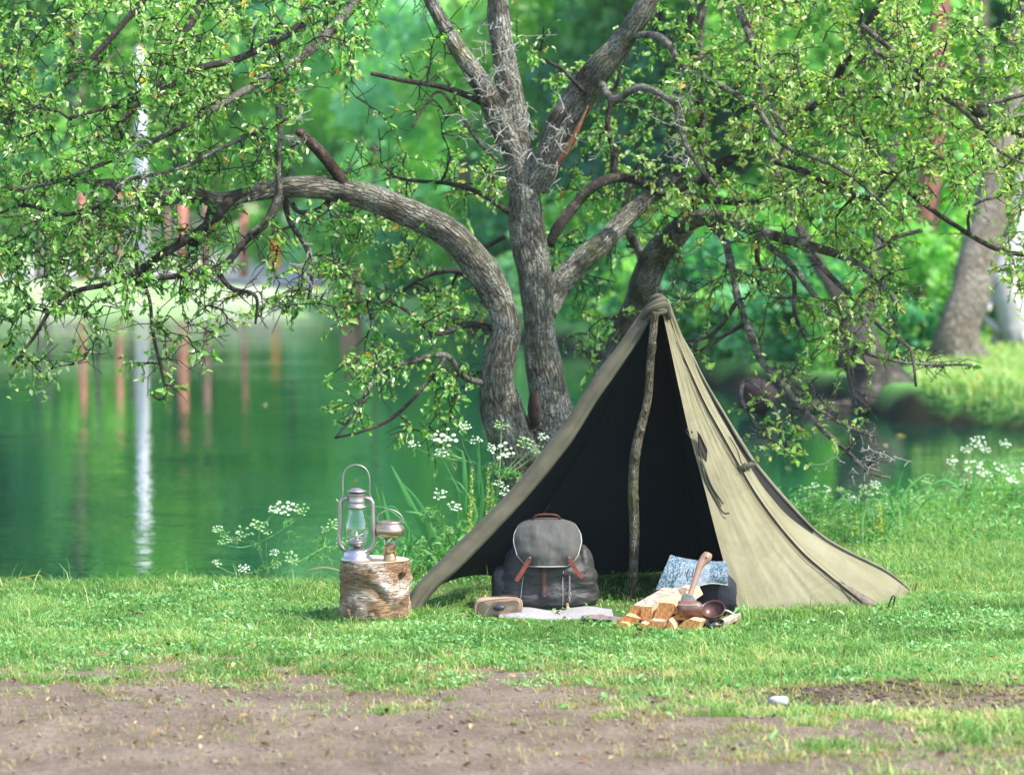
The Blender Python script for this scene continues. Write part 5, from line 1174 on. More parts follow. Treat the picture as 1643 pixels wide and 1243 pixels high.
# flap, slightly domed, rounded lower corners
out = [(-30, 836), (-20, 834), (0, 833), (20, 835), (35, 838)]
nf, mf = 30, 34
Gf = []
for i in range(nf):
    f = i/(nf-1)
    if f < .22:   # over the top, coming forward
        g0 = f/.22; yy = BY+.04-.16*g0; zt = .455+.012*math.sin(g0*math.pi)-.018*g0; hw = np.interp(g0, [0, 1], [.12, .155])
    else:
        g0 = (f-.22)/.78; yy = BY-.12-.085*math.sin(min(1, g0*1.3)*1.5)-.012*g0; zt = .445-.205*g0
        hw = np.interp(g0, [0, .15, .35, .7, .88, 1], [.152, .166, .170, .152, .125, .098])
    row = []
    for j in range(mf):
        s_ = -1+2*j/(mf-1); x_ = s_*hw
        dz = -.028*abs(s_)**2.6*(1-g0*.9 if f >= .22 else 1) - (0 if f < .22 else 0)
        wr = (float(fbm(x_*16+2, f*1.8, 6.5, 3))-.5)*.035*math.sin(min(1, f*1.4)*3.14)+(float(fbm(x_*20+f*4, f*6-x_*8, 2, 3))-.5)*.016
        row.append((BX+x_+.004, yy+.05*abs(s_)**3+wr, zt+dz))
    Gf.append(row)
Gf = np.array(Gf); mb = MB(); mb.grid(Gf); mb.build('flap', M_flap, pk, solid=.006)
edge = np.vstack([Gf[:, 0], Gf[-1, 1:-1], Gf[::-1, -1]]); MB().tube(edge+np.array([0, -.003, 0]), .0032, 6).build('flap_piping', M_piping, pk)
hd = cr([(BX-.07, BY-.03, .455), (BX-.05, BY-.05, .478), (BX, BY-.055, .484), (BX+.05, BY-.05, .478), (BX+.07, BY-.03, .455)], 20)
MB().tube(hd, .009, 8, flat=.45).build('top_handle', M_tan_leather, pk)
for s_, pts in ((-1, [(850, 895), (843, 908), (836, 920), (828, 932)]), (1, [(913, 895), (920, 908), (927, 918), (935, 927)])):
    q = [P(a_, b_, 15.372-(i*.002)) for i, (a_, b_) in enumerate(pts)]
    st = MB(); st.ribbon([tuple(v_) for v_ in q], [.020, .022, .021, .022, .020]); o = st.build('strap', M_tan_leather, pk, smooth=False, bevel=.001)
    m2 = MB(); m2.ell(q[0]+Vector((0, -.006, .002)), (.006, .004, .006), 10, 6); m2.build('rivet', M_brass, o)
    m2 = MB()
    for k in (1, 2): m2.ell(q[k]+Vector((0, -.005, 0)), (.0022, .002, .0022), 6, 4)
    m2.build('strap_hole', M_seam, o)
def front(px, py, off=.0):
    """a point on the front skin of the rucksack"""
    q0 = P(px, py, 15.45); best = Gb.reshape(-1, 3); m_ = best[best[:, 1] < BY]
    d = (m_[:, 0]-q0.x)**2+(m_[:, 2]-q0.z)**2; k = np.argsort(d)[:3]; return np.array([q0.x, m_[k, 1].min()-off, q0.z])
MB().ribbon([front(873, 903+i*9, .006) for i in range(7)], .026, n=24).build('centre_strap', M_leather_dark, pk)
for dx in (-3, 3): MB().tube(np.array([front(873+dx, 903+i*7, .010) for i in range(8)]), .0009, 5).build('strap_piping', M_tan_leather, pk)
for pts in ([(840, 925), (838, 935), (837, 945), (835, 960)], [(904, 915), (903, 930), (903, 945), (903, 965), (902, 985)]):
    MB().tube(cr([front(a_, b_, .003) for a_, b_ in pts], 16), .0014, 5).build('stitch_line', M_thread, pk)
ch = [front(914, 925+i*4.2, .010) for i in range(10)]
M_steel = simple('bright_steel', (.5, .5, .48), (.3, .3, .3), 30, .3, .9)
for i, q in enumerate(ch):
    a_ = np.linspace(0, 6.28, 13); r1 = .0055 if i not in (6, 7) else .012
    if i % 2: L = [(q[0]+math.cos(t_)*r1*.6, q[1], q[2]+math.sin(t_)*r1*1.25) for t_ in a_]
    else: L = [(q[0]+math.cos(t_)*r1*.4, q[1]+math.cos(t_)*r1*.5, q[2]+math.sin(t_)*r1*1.25) for t_ in a_]
    MB().tube(L, .0016, 5, cap=False).build('chain_link', M_steel, pk)
mb = MB(); q = front(911, 977, .016)
mb.ell(q, (.011, .007, .020), 10, 8, .35, 1, 3); mb.ell(q+np.array([-.003, 0, .024]), (.008, .006, .009), 8, 6, .3, 1, 5); mb.ell(q+np.array([.003, 0, -.028]), (.007, .005, .016), 8, 6, .3, 1, 6)
mb.build('wooden_charm', simple('pale_carved_wood', (.55, .38, .2), (.4, .25, .12), 40), pk)

# pouch
PXc, PYc = atx(799, 15.26), 15.26
po = empty('pouch', (PXc, PYc, 0), 'tan zipped pouch with a dark oval badge lying beside the rucksack', 'pouch')
mb = MB(); n_, m_ = 40, 26; Gp = []
M_pouch = simple('tan_cotton', (.34, .235, .165), (.25, .165, .11), 16, .9, bump=.4, bdist=.004)
for i in range(m_+1):
    t_ = -math.pi/2+math.pi*i/m_; row = []
    for j in range(n_):
        a_ = 2*math.pi*j/n_
        sg = lambda x_, e_: math.copysign(abs(x_)**e_, x_)
        x_ = sg(math.cos(t_), .5)*sg(math.cos(a_), .45)*.118; y_ = sg(math.cos(t_), .5)*sg(math.sin(a_), .6)*.045; z_ = sg(math.sin(t_), .6)*.053
        w_ = (float(fbm(x_*22+5, z_*26+3, y_*9, 4))-.5)*.022
        row.append((PXc+x_*(1+.03*math.sin(z_*40))+.06*z_, PYc+y_+w_-.012*z_/.05, .056+z_*(1-.10*(x_/.118))+x_*.045))
    Gp.append(row)
Gp = np.array(Gp); mb.add(Gp.reshape(-1, 3), [(i*n_+j, i*n_+(j+1) % n_, (i+1)*n_+(j+1) % n_, (i+1)*n_+j) for i in range(m_) for j in range(n_)]); mb.build('body', M_pouch, po)
fy = PYc-.062
MB().tube(cr([(PXc-.095, PYc-.02, .092), (PXc-.05, PYc-.018, .106), (PXc, PYc-.016, .112), (PXc+.06, PYc-.016, .117), (PXc+.10, PYc-.02, .110)], 24), .0036, 6).build('zip', M_seam, po)
MB().tube(cr([(PXc-.108, fy+.012, .02), (PXc-.112, fy+.01, .05), (PXc-.10, fy+.012, .082), (PXc-.05, fy+.006, .098), (PXc+.05, fy+.004, .108), (PXc+.105, fy+.010, .102), (PXc+.118, fy+.008, .07), (PXc+.112, fy+.01, .03)], 50), .004, 6).build('welt', M_pouch, po)
mb = MB(); mb.ell((PXc+.005, fy+.006, .060), (.029, .010, .0145), 24, 8); mb.build('badge', simple('black_badge', (.03, .035, .045), (.02, .02, .03), 20, .4), po)

# ground mat: pale fleece and brown wooden board edge
mb = MB(); nx, ny = 70, 26; Gm = np.zeros((ny, nx, 3))
for j in range(ny):
    for i in range(nx):
        f, g0 = i/(nx-1), j/(ny-1)
        x_ = atx(800+(985-800)*f, 15.2); y_ = 15.06+.40*g0+.10*(1-f)**2*(1-g0)-.02*math.sin(f*9)*(1-g0)
        z_ = .008+.010*float(fbm(x_*9, y_*9, 2, 3))+.006*math.sin(x_*21)
        if g0 < .12: z_ *= g0/.12*.9+.1
        Gm[j, i] = (x_, y_, z_+float(height(x_, y_)))
mb.grid(Gm); tag(mb.build('ground_mat', simple('pale_fleece', (.30, .29, .28), (.2, .19, .185), 60, .95, bump=.8, bdist=.006), solid=.01), 'pale grey mat lying in front of the rucksack', 'mat')
# blanket scrap between mat and logs
mb = MB(); Gm = np.zeros((10, 26, 3))
for j in range(10):
    for i in range(26):
        f, g0 = i/25, j/9; x_ = atx(935+75*f, 15.1); y_ = 14.98+.13*g0-.02*f; Gm[j, i] = (x_, y_, .016+.014*float(fbm(x_*30, y_*30, 4, 2))+float(height(x_, y_)))
mb.grid(Gm); tag(mb.build('rag', simple('dusty_brown_cloth', (.22, .16, .15), (.10, .07, .065), 24, .95, bdist=.006), solid=.006), 'crumpled dusty brown rag between the pale mat and the firewood', 'rag')

# firewood: split pieces, sawn ends toward the camera
t = NT('split_wood'); n1 = t.noise(t.coord((9, 1.3, 9)), 9, 6, .6); n2 = t.noise(t.coord((14, 1.2, 14)), 22, 3)
oi = t.new('ShaderNodeObjectInfo'); M_split = t.done(t.pr(t.mix(oi.outputs['Random'], t.ramp(t.math('ADD', t.math('MULTIPLY', n1, .6), t.math('MULTIPLY', n2, .4)), [(.36, (.30, .13, .045)), (.48, (.50, .27, .11)), (.62, (.66, .43, .22))]), t.ramp(n1, [(.36, (.46, .27, .13)), (.5, (.62, .46, .28)), (.62, (.70, .60, .46))])), .75, 0, .3, t.bump(n1, .7, .004)))
t = NT('sawn_end'); n1 = t.noise(t.coord((16, 2, 5)), 10, 5, .6); M_end = t.done(t.pr(t.ramp(n1, [(.34, (.16, .06, .02)), (.5, (.34, .145, .045)), (.66, (.48, .24, .09))]), .8, 0, .25, t.bump(n1, .5, .003)))
M_logbark = simple('log_bark', (.52, .40, .30), (.14, .08, .05), 30, .9, bdist=.006, detail=8)
def firewood(front_, back_, poly, label, barkside=None, seed=0, mats=None):
    """front_, back_: (px,py,Y); poly: cross-section corners in photograph pixels at the front end"""
    f0, b0 = P(*front_), P(*back_); k = front_[2]/F; g_ = random.Random(seed); n_ = len(poly); secs = 5; V = []
    ax = (b0-f0).normalized(); rx = ax.cross(Vector((0, 0, 1))).normalized(); uz = rx.cross(ax).normalized()
    if rx.x < 0: rx = -rx
    for s_ in range(secs):
        f = s_/(secs-1); c_ = f0.lerp(b0, f)
        for x_, z_ in poly:
            V.append(tuple(c_+Vector((1, 0, 0))*x_*k*(1+g_.uniform(-.05, .05))*(1-.08*f)+Vector((0, 0, 1))*z_*k*(1+g_.uniform(-.05, .05))*(1-.08*f)))
    mb = MB(); Fs = []; 
    for s_ in range(secs-1):
        for j in range(n_): Fs.append((s_*n_+j, s_*n_+(j+1) % n_, (s_+1)*n_+(j+1) % n_, (s_+1)*n_+j))
    mb.add(V, Fs); mb.cur = 1; mb.add(V, [tuple(range(n_))[::-1], tuple((secs-1)*n_+j for j in range(n_))])
    if barkside is not None:
        for q in range(len(mb.mi)):
            if q < (secs-1)*n_ and q % n_ in barkside: mb.mi[q] = 2
    o = mb.build('firewood', [M_split, M_end, M_logbark], None, smooth=False, bevel=.0015)
    # the piece's own origin at its front end
    o.data.transform(Matrix.Translation(-f0)); o.location = f0
    return tag(o, label, 'firewood', 'split firewood stacked in front of the tent')
W = firewood
W((1002, 1008, 14.82), (1030, 996, 15.06), [(-17, -8), (14, -8), (3, 9), (-8, 10)], 'low left end piece of the firewood pile, resting on the rag', seed=1)
W((1004, 998, 14.86), (1040, 978, 15.10), [(-20, -5), (18, -3), (23, 6), (0, 12)], 'flat topped firewood at the far left, lying over the lowest piece', seed=2)
W((1028, 1008, 14.80), (1052, 996, 15.05), [(-11, -8), (15, -8), (12, 5), (0, 10)], 'second bottom piece of firewood from the left', seed=3)
W((1054, 1005, 14.80), (1076, 990, 15.05), [(-13, -10), (9, -11), (12, 8), (-12, 10)], 'grey barked bottom piece of firewood in the middle of the pile', [1, 2, 3], seed=4)
W((1074, 1005, 14.78), (1092, 992, 15.0), [(-8, -11), (9, -11), (7, 2), (-1, 12)], 'narrow arch-ended firewood at the bottom centre', [0], seed=5)
W((1104, 1004, 14.78), (1130, 988, 15.0), [(-23, -8), (1, -12), (15, -9), (21, 7), (3, 11), (-12, 4)], 'large bottom right piece of firewood with a pale split face', seed=6)
W((1094, 991, 14.86), (1126, 978, 15.05), [(-22, -3), (17, -4), (10, 6), (-14, 7)], 'orange piece of firewood under the leather sheath', seed=7)
W((1020, 977, 14.90), (1076, 944, 15.2), [(-13, -8), (6, -13), (15, -3), (6, 6), (-4, 7)], 'upper left firewood with a peeling bark top', [2, 3], seed=8)
W((1038, 981, 14.87), (1090, 950, 15.16), [(-10, -14), (8, -17), (9, 8), (-9, 9)], 'square ended firewood second from the top left', [2], seed=9)
W((1062, 981, 14.86), (1104, 952, 15.16), [(-14, -12), (7, -16), (27, -1), (19, 14), (-4, 16)], 'top right firewood with the brightest split face', seed=10)
W((1074, 962, 15.06), (1086, 940, 15.28), [(-14, -10), (17, -8), (13, 9), (-8, 7)], 'knotty bark-topped piece of firewood at the back of the pile', [0, 2, 3], seed=11)
# plank at the right of the pile
W((1138, 1009, 14.85), (1182, 988, 15.04), [(-8, -6), (7, -5), (8, 3), (-6, 5)], 'thin brown barked stick of firewood at the right end of the pile', [0, 1, 2, 3], seed=12)

# axe in a leather sheath
M_handle = simple('oiled_ash', (.25, .150, .095), (.15, .085, .052), 7, .5, stretch=(3, 3, .5), bdist=.002)
ax = empty('axe', P(1108, 962, 14.90), 'axe leaning on the firewood, handle up and head in a leather sheath', 'axe')
hp = PX([(1104, 962, 14.92), (1110, 946, 14.95), (1117, 926, 14.98), (1123, 908, 15.01), (1129, 899, 15.03), (1134, 893, 15.04), (1136, 888, 15.05)], 26)
MB().tube(hp, np.interp(np.linspace(0, 1, 26), [0, .1, .6, .78, .9, 1], np.array([4.2, 4.4, 5.0, 7.0, 9.2, 7.0])*15.1/F), 14, flat=.75, up=(0, 1, 0)).build('handle', M_handle, ax)
MB().ell(hp[-3]+np.array([-.002, -.022, 0]), (.0045, .004, .0045), 10, 6).build('lanyard_hole', M_seam, ax)
mb = MB(); c0 = np.array(tuple(P(1104, 960, 14.90))); prof = [(-13, -6), (-10, 4), (-2, 8), (8, 6), (12, 0), (14, -8), (0, -10)]
for s_ in (0,): mb.add([(c0[0]+x_*u, c0[1]+d_, c0[2]+z_*u) for d_ in (-.018, .018) for x_, z_ in prof], [tuple(range(7)), tuple(range(13, 6, -1))]+[(i, i+7, (i+1) % 7+7, (i+1) % 7) for i in range(7)])
mb.build('head', simple('forged_steel', (.42, .38, .38), (.2, .18, .18), 30, .4, .8), ax, smooth=False, bevel=.003)
t = NT('sheath_leather'); n1 = t.noise(t.coord(), 14, 4); n2 = t.noise(t.coord(), 120, 3)
M_sheath = t.done(t.pr(t.ramp(n1, [(.3, (.07, .03, .022)), (.7, (.22, .085, .05))]), .38, 0, .5, t.bump(n2, .4, .002)))
mb = MB(); c0 = np.array(tuple(P(1108, 976, 14.86))); rows = []
for i in range(12):
    f = i/11; hw = np.interp(f, [0, .15, .8, 1], [17, 19.5, 20.5, 16]); z_ = -12+23*f; d_ = .030*math.sin(math.pi*(.12+.76*f))+.008
    row = [];
    for j in range(20):
        a_ = 2*math.pi*j/20; row.append((c0[0]+math.copysign(abs(math.cos(a_))**.55, math.cos(a_))*hw*u, c0[1]+math.copysign(abs(math.sin(a_))**.8, math.sin(a_))*d_, c0[2]+(z_-2*(math.cos(a_) > .6))*u))
    rows.append(row)
rows = np.array(rows); mb.add(rows.reshape(-1, 3), [(i*20+j, i*20+(j+1) % 20, (i+1)*20+(j+1) % 20, (i+1)*20+j) for i in range(11) for j in range(20)]+[tuple(range(20))[::-1], tuple(220+j for j in range(20))])
sh = mb.build('sheath', M_sheath, ax)
MB().tube(rows[9][10:20]+np.array([0, -.002, 0]), .0016, 5).build('stitching', M_thread, sh)
# two wooden cups
def cup(px, py, Y, r, tilt, yaw, lab, name='wooden_cup', mat=None):
    e = empty(name, P(px, py, Y), lab, 'cup')
    mb = MB(); mb.lathe([(0, -r*.62), (r*.45, -r*.6), (r*.8, -r*.35), (r*.98, 0), (r, .12*r), (r*.93, .13*r), (r*.88, 0), (r*.7, -r*.3), (r*.35, -r*.5), (0, -r*.5)], (0, 0, 0), 32)
    o = mb.build('bowl', mat, None); o.parent = e; o.rotation_euler = (tilt, 0, yaw)
    m2 = MB(); m2.tube(cr([(r*.9, 0, .02*r), (r*1.3, 0, .1*r), (r*1.75, 0, .12*r), (r*1.9, 0, .02*r)], 12), [r*.22, r*.2, r*.24, r*.12], 10, flat=.5) if False else m2.tube(cr([(-r*.9, 0, .02*r), (-r*1.2, 0, .1*r), (-r*1.4, 0, .12*r), (-r*1.55, 0, .05*r)], 12), np.linspace(r*.26, r*.14, 12), 10, flat=.5)
    o = m2.build('handle', mat, None); o.parent = e; o.rotation_euler = (tilt, 0, yaw)
    return e
M_kuksa = simple('dark_red_wood', (.085, .030, .017), (.025, .011, .008), 9, .35, stretch=(1, 1, 3), bdist=.002)
cup(1144, 978, 14.88, .060, R(38), -.25, 'red brown wooden cup tipped towards the viewer beside the axe head', mat=M_kuksa)
cup(1146, 999, 14.87, .050, R(12), -.3, 'dark glossy cup lying low under the tipped wooden cup', mat=simple('dark_enamel', (.06, .05, .055), (.03, .025, .03), 9, .25))

# dark bag with the printed cloth over it
DX, DY = atx(1125, 15.32), 15.32
bag = empty('dark_bag', (DX, DY, 0), 'navy black soft bag behind the firewood, partly covered by a printed cloth', 'bag')
mb = MB(); mb.ell((DX, DY, .115), (.172, .09, .125), 48, 30, .16, .62, 3)
mb.build('body', simple('navy_denim', (.010, .013, .020), (.004, .005, .008), 24, .8, bump=.6, bdist=.008), bag)
MB().tube(cr([(DX-.15, DY-.07, .02), (DX-.165, DY-.075, .12), (DX-.15, DY-.06, .19)], 12), .003, 6).build('piping', M_piping, bag)
MB().tube(cr([(DX+.09, DY-.11, .05), (DX+.13, DY-.12, .045), (DX+.165, DY-.115, .025), (DX+.19, DY-.10, .03)], 14), .007, 7, wob=.3).build('strap', M_piping, bag)
mb = MB(); mb.box((DX-.035, DY-.105, .135), (.032, .004, .026), Matrix.Rotation(.2, 3, 'Y')); mb.build('patch', simple('teal_patch', (.07, .17, .15), (.05, .12, .1), 30), bag)
corner = [(1075, 891, 15.30), (1166, 900, 15.34), (1052, 948, 15.16), (1168, 936, 15.2)]
tl, tr_, bl, br_ = [np.array(tuple(P(*c_))) for c_ in corner]
ny, nx = 30, 60; Gc = np.zeros((ny, nx, 3))
for j in range(ny):
    for i in range(nx):
        f, g0 = i/(nx-1), j/(ny-1); q = (tl*(1-f)+tr_*f)*(1-g0)+(bl*(1-f)+br_*f)*g0
        q = q+np.array([0, -1, .3])*(.030*math.sin(math.pi*g0)*1.0+(float(fbm(f*7, g0*3, 9, 3))-.5)*.028)
        q[2] += -.012*math.sin(math.pi*f)*(1-g0)+.010*math.sin(f*9+1)*g0
        Gc[j, i] = q
mb = MB(); mb.grid(Gc)
me = bpy.data.meshes.new('cloth'); me.from_pydata(mb.v[0].tolist(), [], mb.f); me.update()
uv = me.uv_layers.new(name='uv')
for poly in me.polygons:
    poly.use_smooth = True
    for li in poly.loop_indices:
        vi = me.loops[li].vertex_index; uv.data[li].uv = ((vi % nx)/(nx-1), 1-(vi//nx)/(ny-1))
t = NT('printed_cotton'); tcn = t.new('ShaderNodeTexCoord'); mp = t.new('ShaderNodeMapping'); mp.inputs['Scale'].default_value = (3.0, 1, 1); t.ln(tcn.outputs['UV'], mp.inputs[0]); v = mp.outputs[0]
sx = t.new('ShaderNodeSeparateXYZ'); t.ln(tcn.outputs['UV'], sx.inputs[0]); U_, V_ = sx.outputs['X'], sx.outputs['Y']
ns_ = t.noise(v, 15, 3, .6, 1.5); sp2 = t.noise(v, 34, 2, .5, .8)
edgem = t.math('MAXIMUM', t.math('LESS_THAN', U_, .24), t.math('MAXIMUM', t.math('GREATER_THAN', V_, .86), t.math('GREATER_THAN', U_, .72)))
orn = t.math('MULTIPLY', t.math('GREATER_THAN', ns_, .49), edgem)
wordm = t.math('MULTIPLY', t.math('GREATER_THAN', t.noise(t.coord((1, 1, 1), 'UV'), 26, 2, .5, 1.0), .60), t.math('MULTIPLY', t.math('GREATER_THAN', U_, .24), t.math('LESS_THAN', U_, .46)))
wordm = t.math('MULTIPLY', wordm, t.math('GREATER_THAN', V_, .12))
ink = t.math('MINIMUM', t.math('MAXIMUM', orn, wordm), 1.0)
base = t.ramp(t.noise(v, 5, 4), [(.35, (.13, .17, .19)), (.65, (.21, .245, .27))])
M_print = t.done(t.pr(t.mix(ink, base, (.02, .055, .075)), .9, 0, .2))
cl = link('body', me, M_print); cl.name = 'printed_cloth'; tag(cl, 'pale blue printed cloth with dark lettering draped over the dark bag', 'cloth')
md = cl.modifiers.new('s', 'SOLIDIFY'); md.thickness = .003
def cloth_at(f, g0): return Gc[min(ny-1, int(g0*(ny-1)))][min(nx-1, int(f*(nx-1)))]
hemline = Gc[-1]; MB().tube(hemline+np.array([0, -.002, 0]), .003, 6).build('hem', M_piping, None).parent = cl
# lettering: a bracketed emblem and rows of marks in the same ink
M_ink = simple('dark_teal_ink', (.012, .04, .05), (.01, .03, .04), 30, .9, bump=0)
def stroke(pts, r=.0022):
    q = np.array([cloth_at(a_, b_)+np.array([0, -.0035, .001]) for a_, b_ in pts]); o = MB().tube(cr(q, max(6, len(pts)*4)), r, 5, flat=.3, up=(0, -1, 0)).build('lettering', M_ink, None); o.parent = cl
stroke([(.42, .30), (.385, .42), (.38, .58), (.41, .74)], .0035); stroke([(.445, .30), (.415, .42), (.41, .58), (.435, .72)], .002)
stroke([(.46, .34), (.465, .44), (.46, .56), (.458, .62)], .003)                      # 1
stroke([(.485, .36), (.52, .38), (.50, .47), (.525, .55), (.49, .62)], .0028)          # 3
stroke([(.45, .72), (.49, .73), (.53, .72)], .0022)
stroke([(.62, .62), (.66, .61), (.71, .63)], .0014)
for i, (a_, b_) in enumerate([(.27, .28), (.31, .26), (.26, .42), (.30, .45), (.24, .58), (.285, .6), (.23, .74), (.33, .38), (.345, .5), (.20, .80)]):
    stroke([(a_-.008, b_-.04), (a_+.01, b_-.02), (a_-.006, b_+.03), (a_+.012, b_+.045)], .0017)

# ================================================================== BANK PLANTS
M_stem = leafmat('green_stem', [(0, (.10, .26, .08)), (1, (.20, .36, .14))], .1, .6)
M_umbel = leafmat('white_umbel', [(0, (.42, .55, .38)), (.5, (.66, .72, .60)), (1, (.80, .80, .78))], .3, .8, .1, (1, 1, .9))
M_umbelg = leafmat('green_umbel', [(0, (.18, .36, .13)), (.6, (.34, .50, .24)), (1, (.60, .66, .5))], .3, .8, .1, (1, 1, .7))
M_frond = leafmat('feathery_leaf', [(0, (.05, .20, .05)), (.6, (.13, .32, .09)), (1, (.26, .42, .18))], .35, .5)
M_reed = leafmat('reed_leaf', [(0, (.03, .16, .05)), (.6, (.09, .30, .09)), (1, (.30, .46, .20))], .35, .4, .5)
M_yellow = leafmat('yellow_bloom', [(0, (.22, .42, .06)), (.5, (.52, .56, .10)), (1, (.72, .70, .22))], .3, .6)
def umbel_plant(root, heads, label, fronds=30, seed=0, fsize=1.0, via=None, name='cow_parsley'):
    """root (px,py,Y); heads: (px,py,Y,radius px,green?)"""
    g_ = np.random.default_rng(seed); r0 = P(*root); r0.z = float(height(r0.x, r0.y))
    e = empty(name, r0, label, 'plant')
    hub = np.array(tuple(P(*via))) if via else np.array(tuple(r0))+np.array([0, 0, .12])
    base = np.array(tuple(r0)); stems = [(cr([base+[0, 0, -.02], (base+hub)/2+g_.normal(size=3)*.01, hub], 12), np.linspace(.0045, .0032, 12))]
    for (px, py, Y, rp, gr) in heads:
        c_ = np.array(tuple(P(px, py, Y))); r = rp*Y/F
        s0 = hub if g_.random() < .75 else (base+hub)/2
        m_ = s0*.45+c_*.55+np.array([0, 0, -.02])+g_.normal(size=3)*.012
        s = cr([s0, m_, c_-np.array([0, 0, r*.55])], 14); stems.append((s, np.linspace(.0030, .0017, 14)))
        mb = MB(); nr_ = 15; rays = []
        for k in range(nr_):
            a_ = k*2.4; q = math.sqrt((k+.6)/nr_)*r
            tip = c_+np.array([math.cos(a_)*q, math.sin(a_)*q*.75, math.sin(a_)*q*.62+g_.normal()*r*.12])
            if g_.random() < .12: continue
            rays.append((np.array([s[-1], (s[-1]+tip)/2-[0, 0, .002], tip]), (.001, .0009, .0008)))
            rr = r*g_.uniform(.13, .24)
            mb.ell(tip, (rr, rr, rr*.62), 7, 4, .5, 1, k)
        V, Q = many_tubes(rays, 3)
        n0 = mb.n; mb.v.append(V); mb.f += [tuple(int(x)+n0 for x in f) for f in Q]; mb.mi += [1]*len(Q); mb.n += len(V)
        o = mb.build('umbel', [M_umbelg if gr else M_umbel, M_stem], e, smooth=False)
        a = o.data.attributes.new('rnd', 'FLOAT', 'POINT'); a.data.foreach_set('value', np.clip(g_.random(len(o.data.vertices))*.6+.3, 0, 1).astype(np.float32))
    V, Q = many_tubes(stems, 6); me = np_mesh('stem', V, [Q], True, {'rnd': ('POINT', g_.random(len(V)))}); rel(me, e); link('stem', me, M_stem, e)
    if fronds:
        LP, LD, LS = [], [], []
        for _ in range(fronds):
            st, _r = stems[g_.integers(len(stems))]; b = st[int(g_.uniform(0, .75)*len(st))]
            d = g_.normal(size=3); d[2] = abs(d[2])*.4; d /= np.linalg.norm(d); L = g_.uniform(.05, .14)*fsize
            for q in np.linspace(.25, 1, 7):
                p_ = b+d*L*q-[0, 0, L*.3*q*q]
                for _k in range(3): LP.append(p_); LD.append(d*.5+g_.normal(size=3)*.8); LS.append(L*.32*(1.2-q*.7))
        LP, LD, LS = map(np.array, (LP, LD, LS)); V, Fq = leaf_arrays(LP, LD, g_.normal(size=LP.shape)*.5+[0, -.2, 1], LS, .20, .1, .2)
        me = np_mesh('leaves', V, [Fq], False, {'rnd': ('POINT', np.repeat(g_.random(len(LP)), 6))}); rel(me, e); link('leaves', me, M_frond, e, 'stuff')
    return e
up = umbel_plant
up((440, 925, 16.8), [(457, 816, 16.7, 17, 0), (439, 818, 16.7, 9, 0), (484, 818, 16.7, 13, 1), (349, 848, 16.7, 9, 0), (360, 868, 16.7, 12, 1), (392, 855, 16.7, 15, 1), (415, 842, 16.7, 16, 1), (378, 866, 16.7, 8, 1), (427, 852, 16.7, 9, 1)], 'tall umbel plant over the water, left of the birch log', 8, 1, via=(412, 873, 16.72))
up((450, 930, 16.75), [(440, 886, 16.7, 8, 0), (391, 912, 16.7, 10, 0), (347, 903, 16.7, 8, 0), (463, 893, 16.72, 15, 1), (442, 905, 16.72, 9, 1)], 'low umbel plant with small white heads at the turf edge left of the lamps', 12, 2, via=(432, 912, 16.73))
up((500, 930, 16.75), [(535, 842, 16.8, 12, 1), (548, 868, 16.8, 10, 1), (520, 850, 16.8, 8, 1), (472, 900, 16.7, 9, 1)], 'green budding umbel plant immediately left of the hurricane lantern', 14, 3, via=(517, 880, 16.76))
up((800, 830, 17.3), [(713, 702, 16.9, 20, 0), (708, 725, 16.9, 12, 0), (664, 712, 16.9, 10, 0), (745, 684, 17.0, 11, 0), (690, 700, 16.9, 8, 1), (764, 706, 17, 10, 0)], 'large white umbel plant arching left from the foot of the tree', 12, 4, via=(756, 742, 17.05))
up((790, 850, 17.2), [(806, 722, 17.0, 19, 0), (790, 718, 17.0, 9, 0), (843, 710, 17.1, 15, 1), (871, 700, 17.1, 9, 0), (862, 722, 17.1, 12, 1), (804, 682, 17.2, 12, 1)], 'white umbel plant standing in front of the tree foot beside the tent', 16, 5, via=(800, 770, 17.05))
up((720, 895, 16.9), [(707, 793, 16.8, 12, 0), (728, 812, 16.8, 12, 0), (722, 850, 16.8, 9, 1)], 'small white umbel plant among feathery leaves between the reeds', 34, 6, 1.2, via=(718, 846, 16.85))
up((805, 850, 17.2), [(812, 788, 17.0, 12, 0), (800, 775, 17.0, 9, 0), (836, 770, 17.1, 9, 1)], 'white umbel plant low against the tent edge by the yellow spikes', 22, 7, via=(806, 812, 17.05))
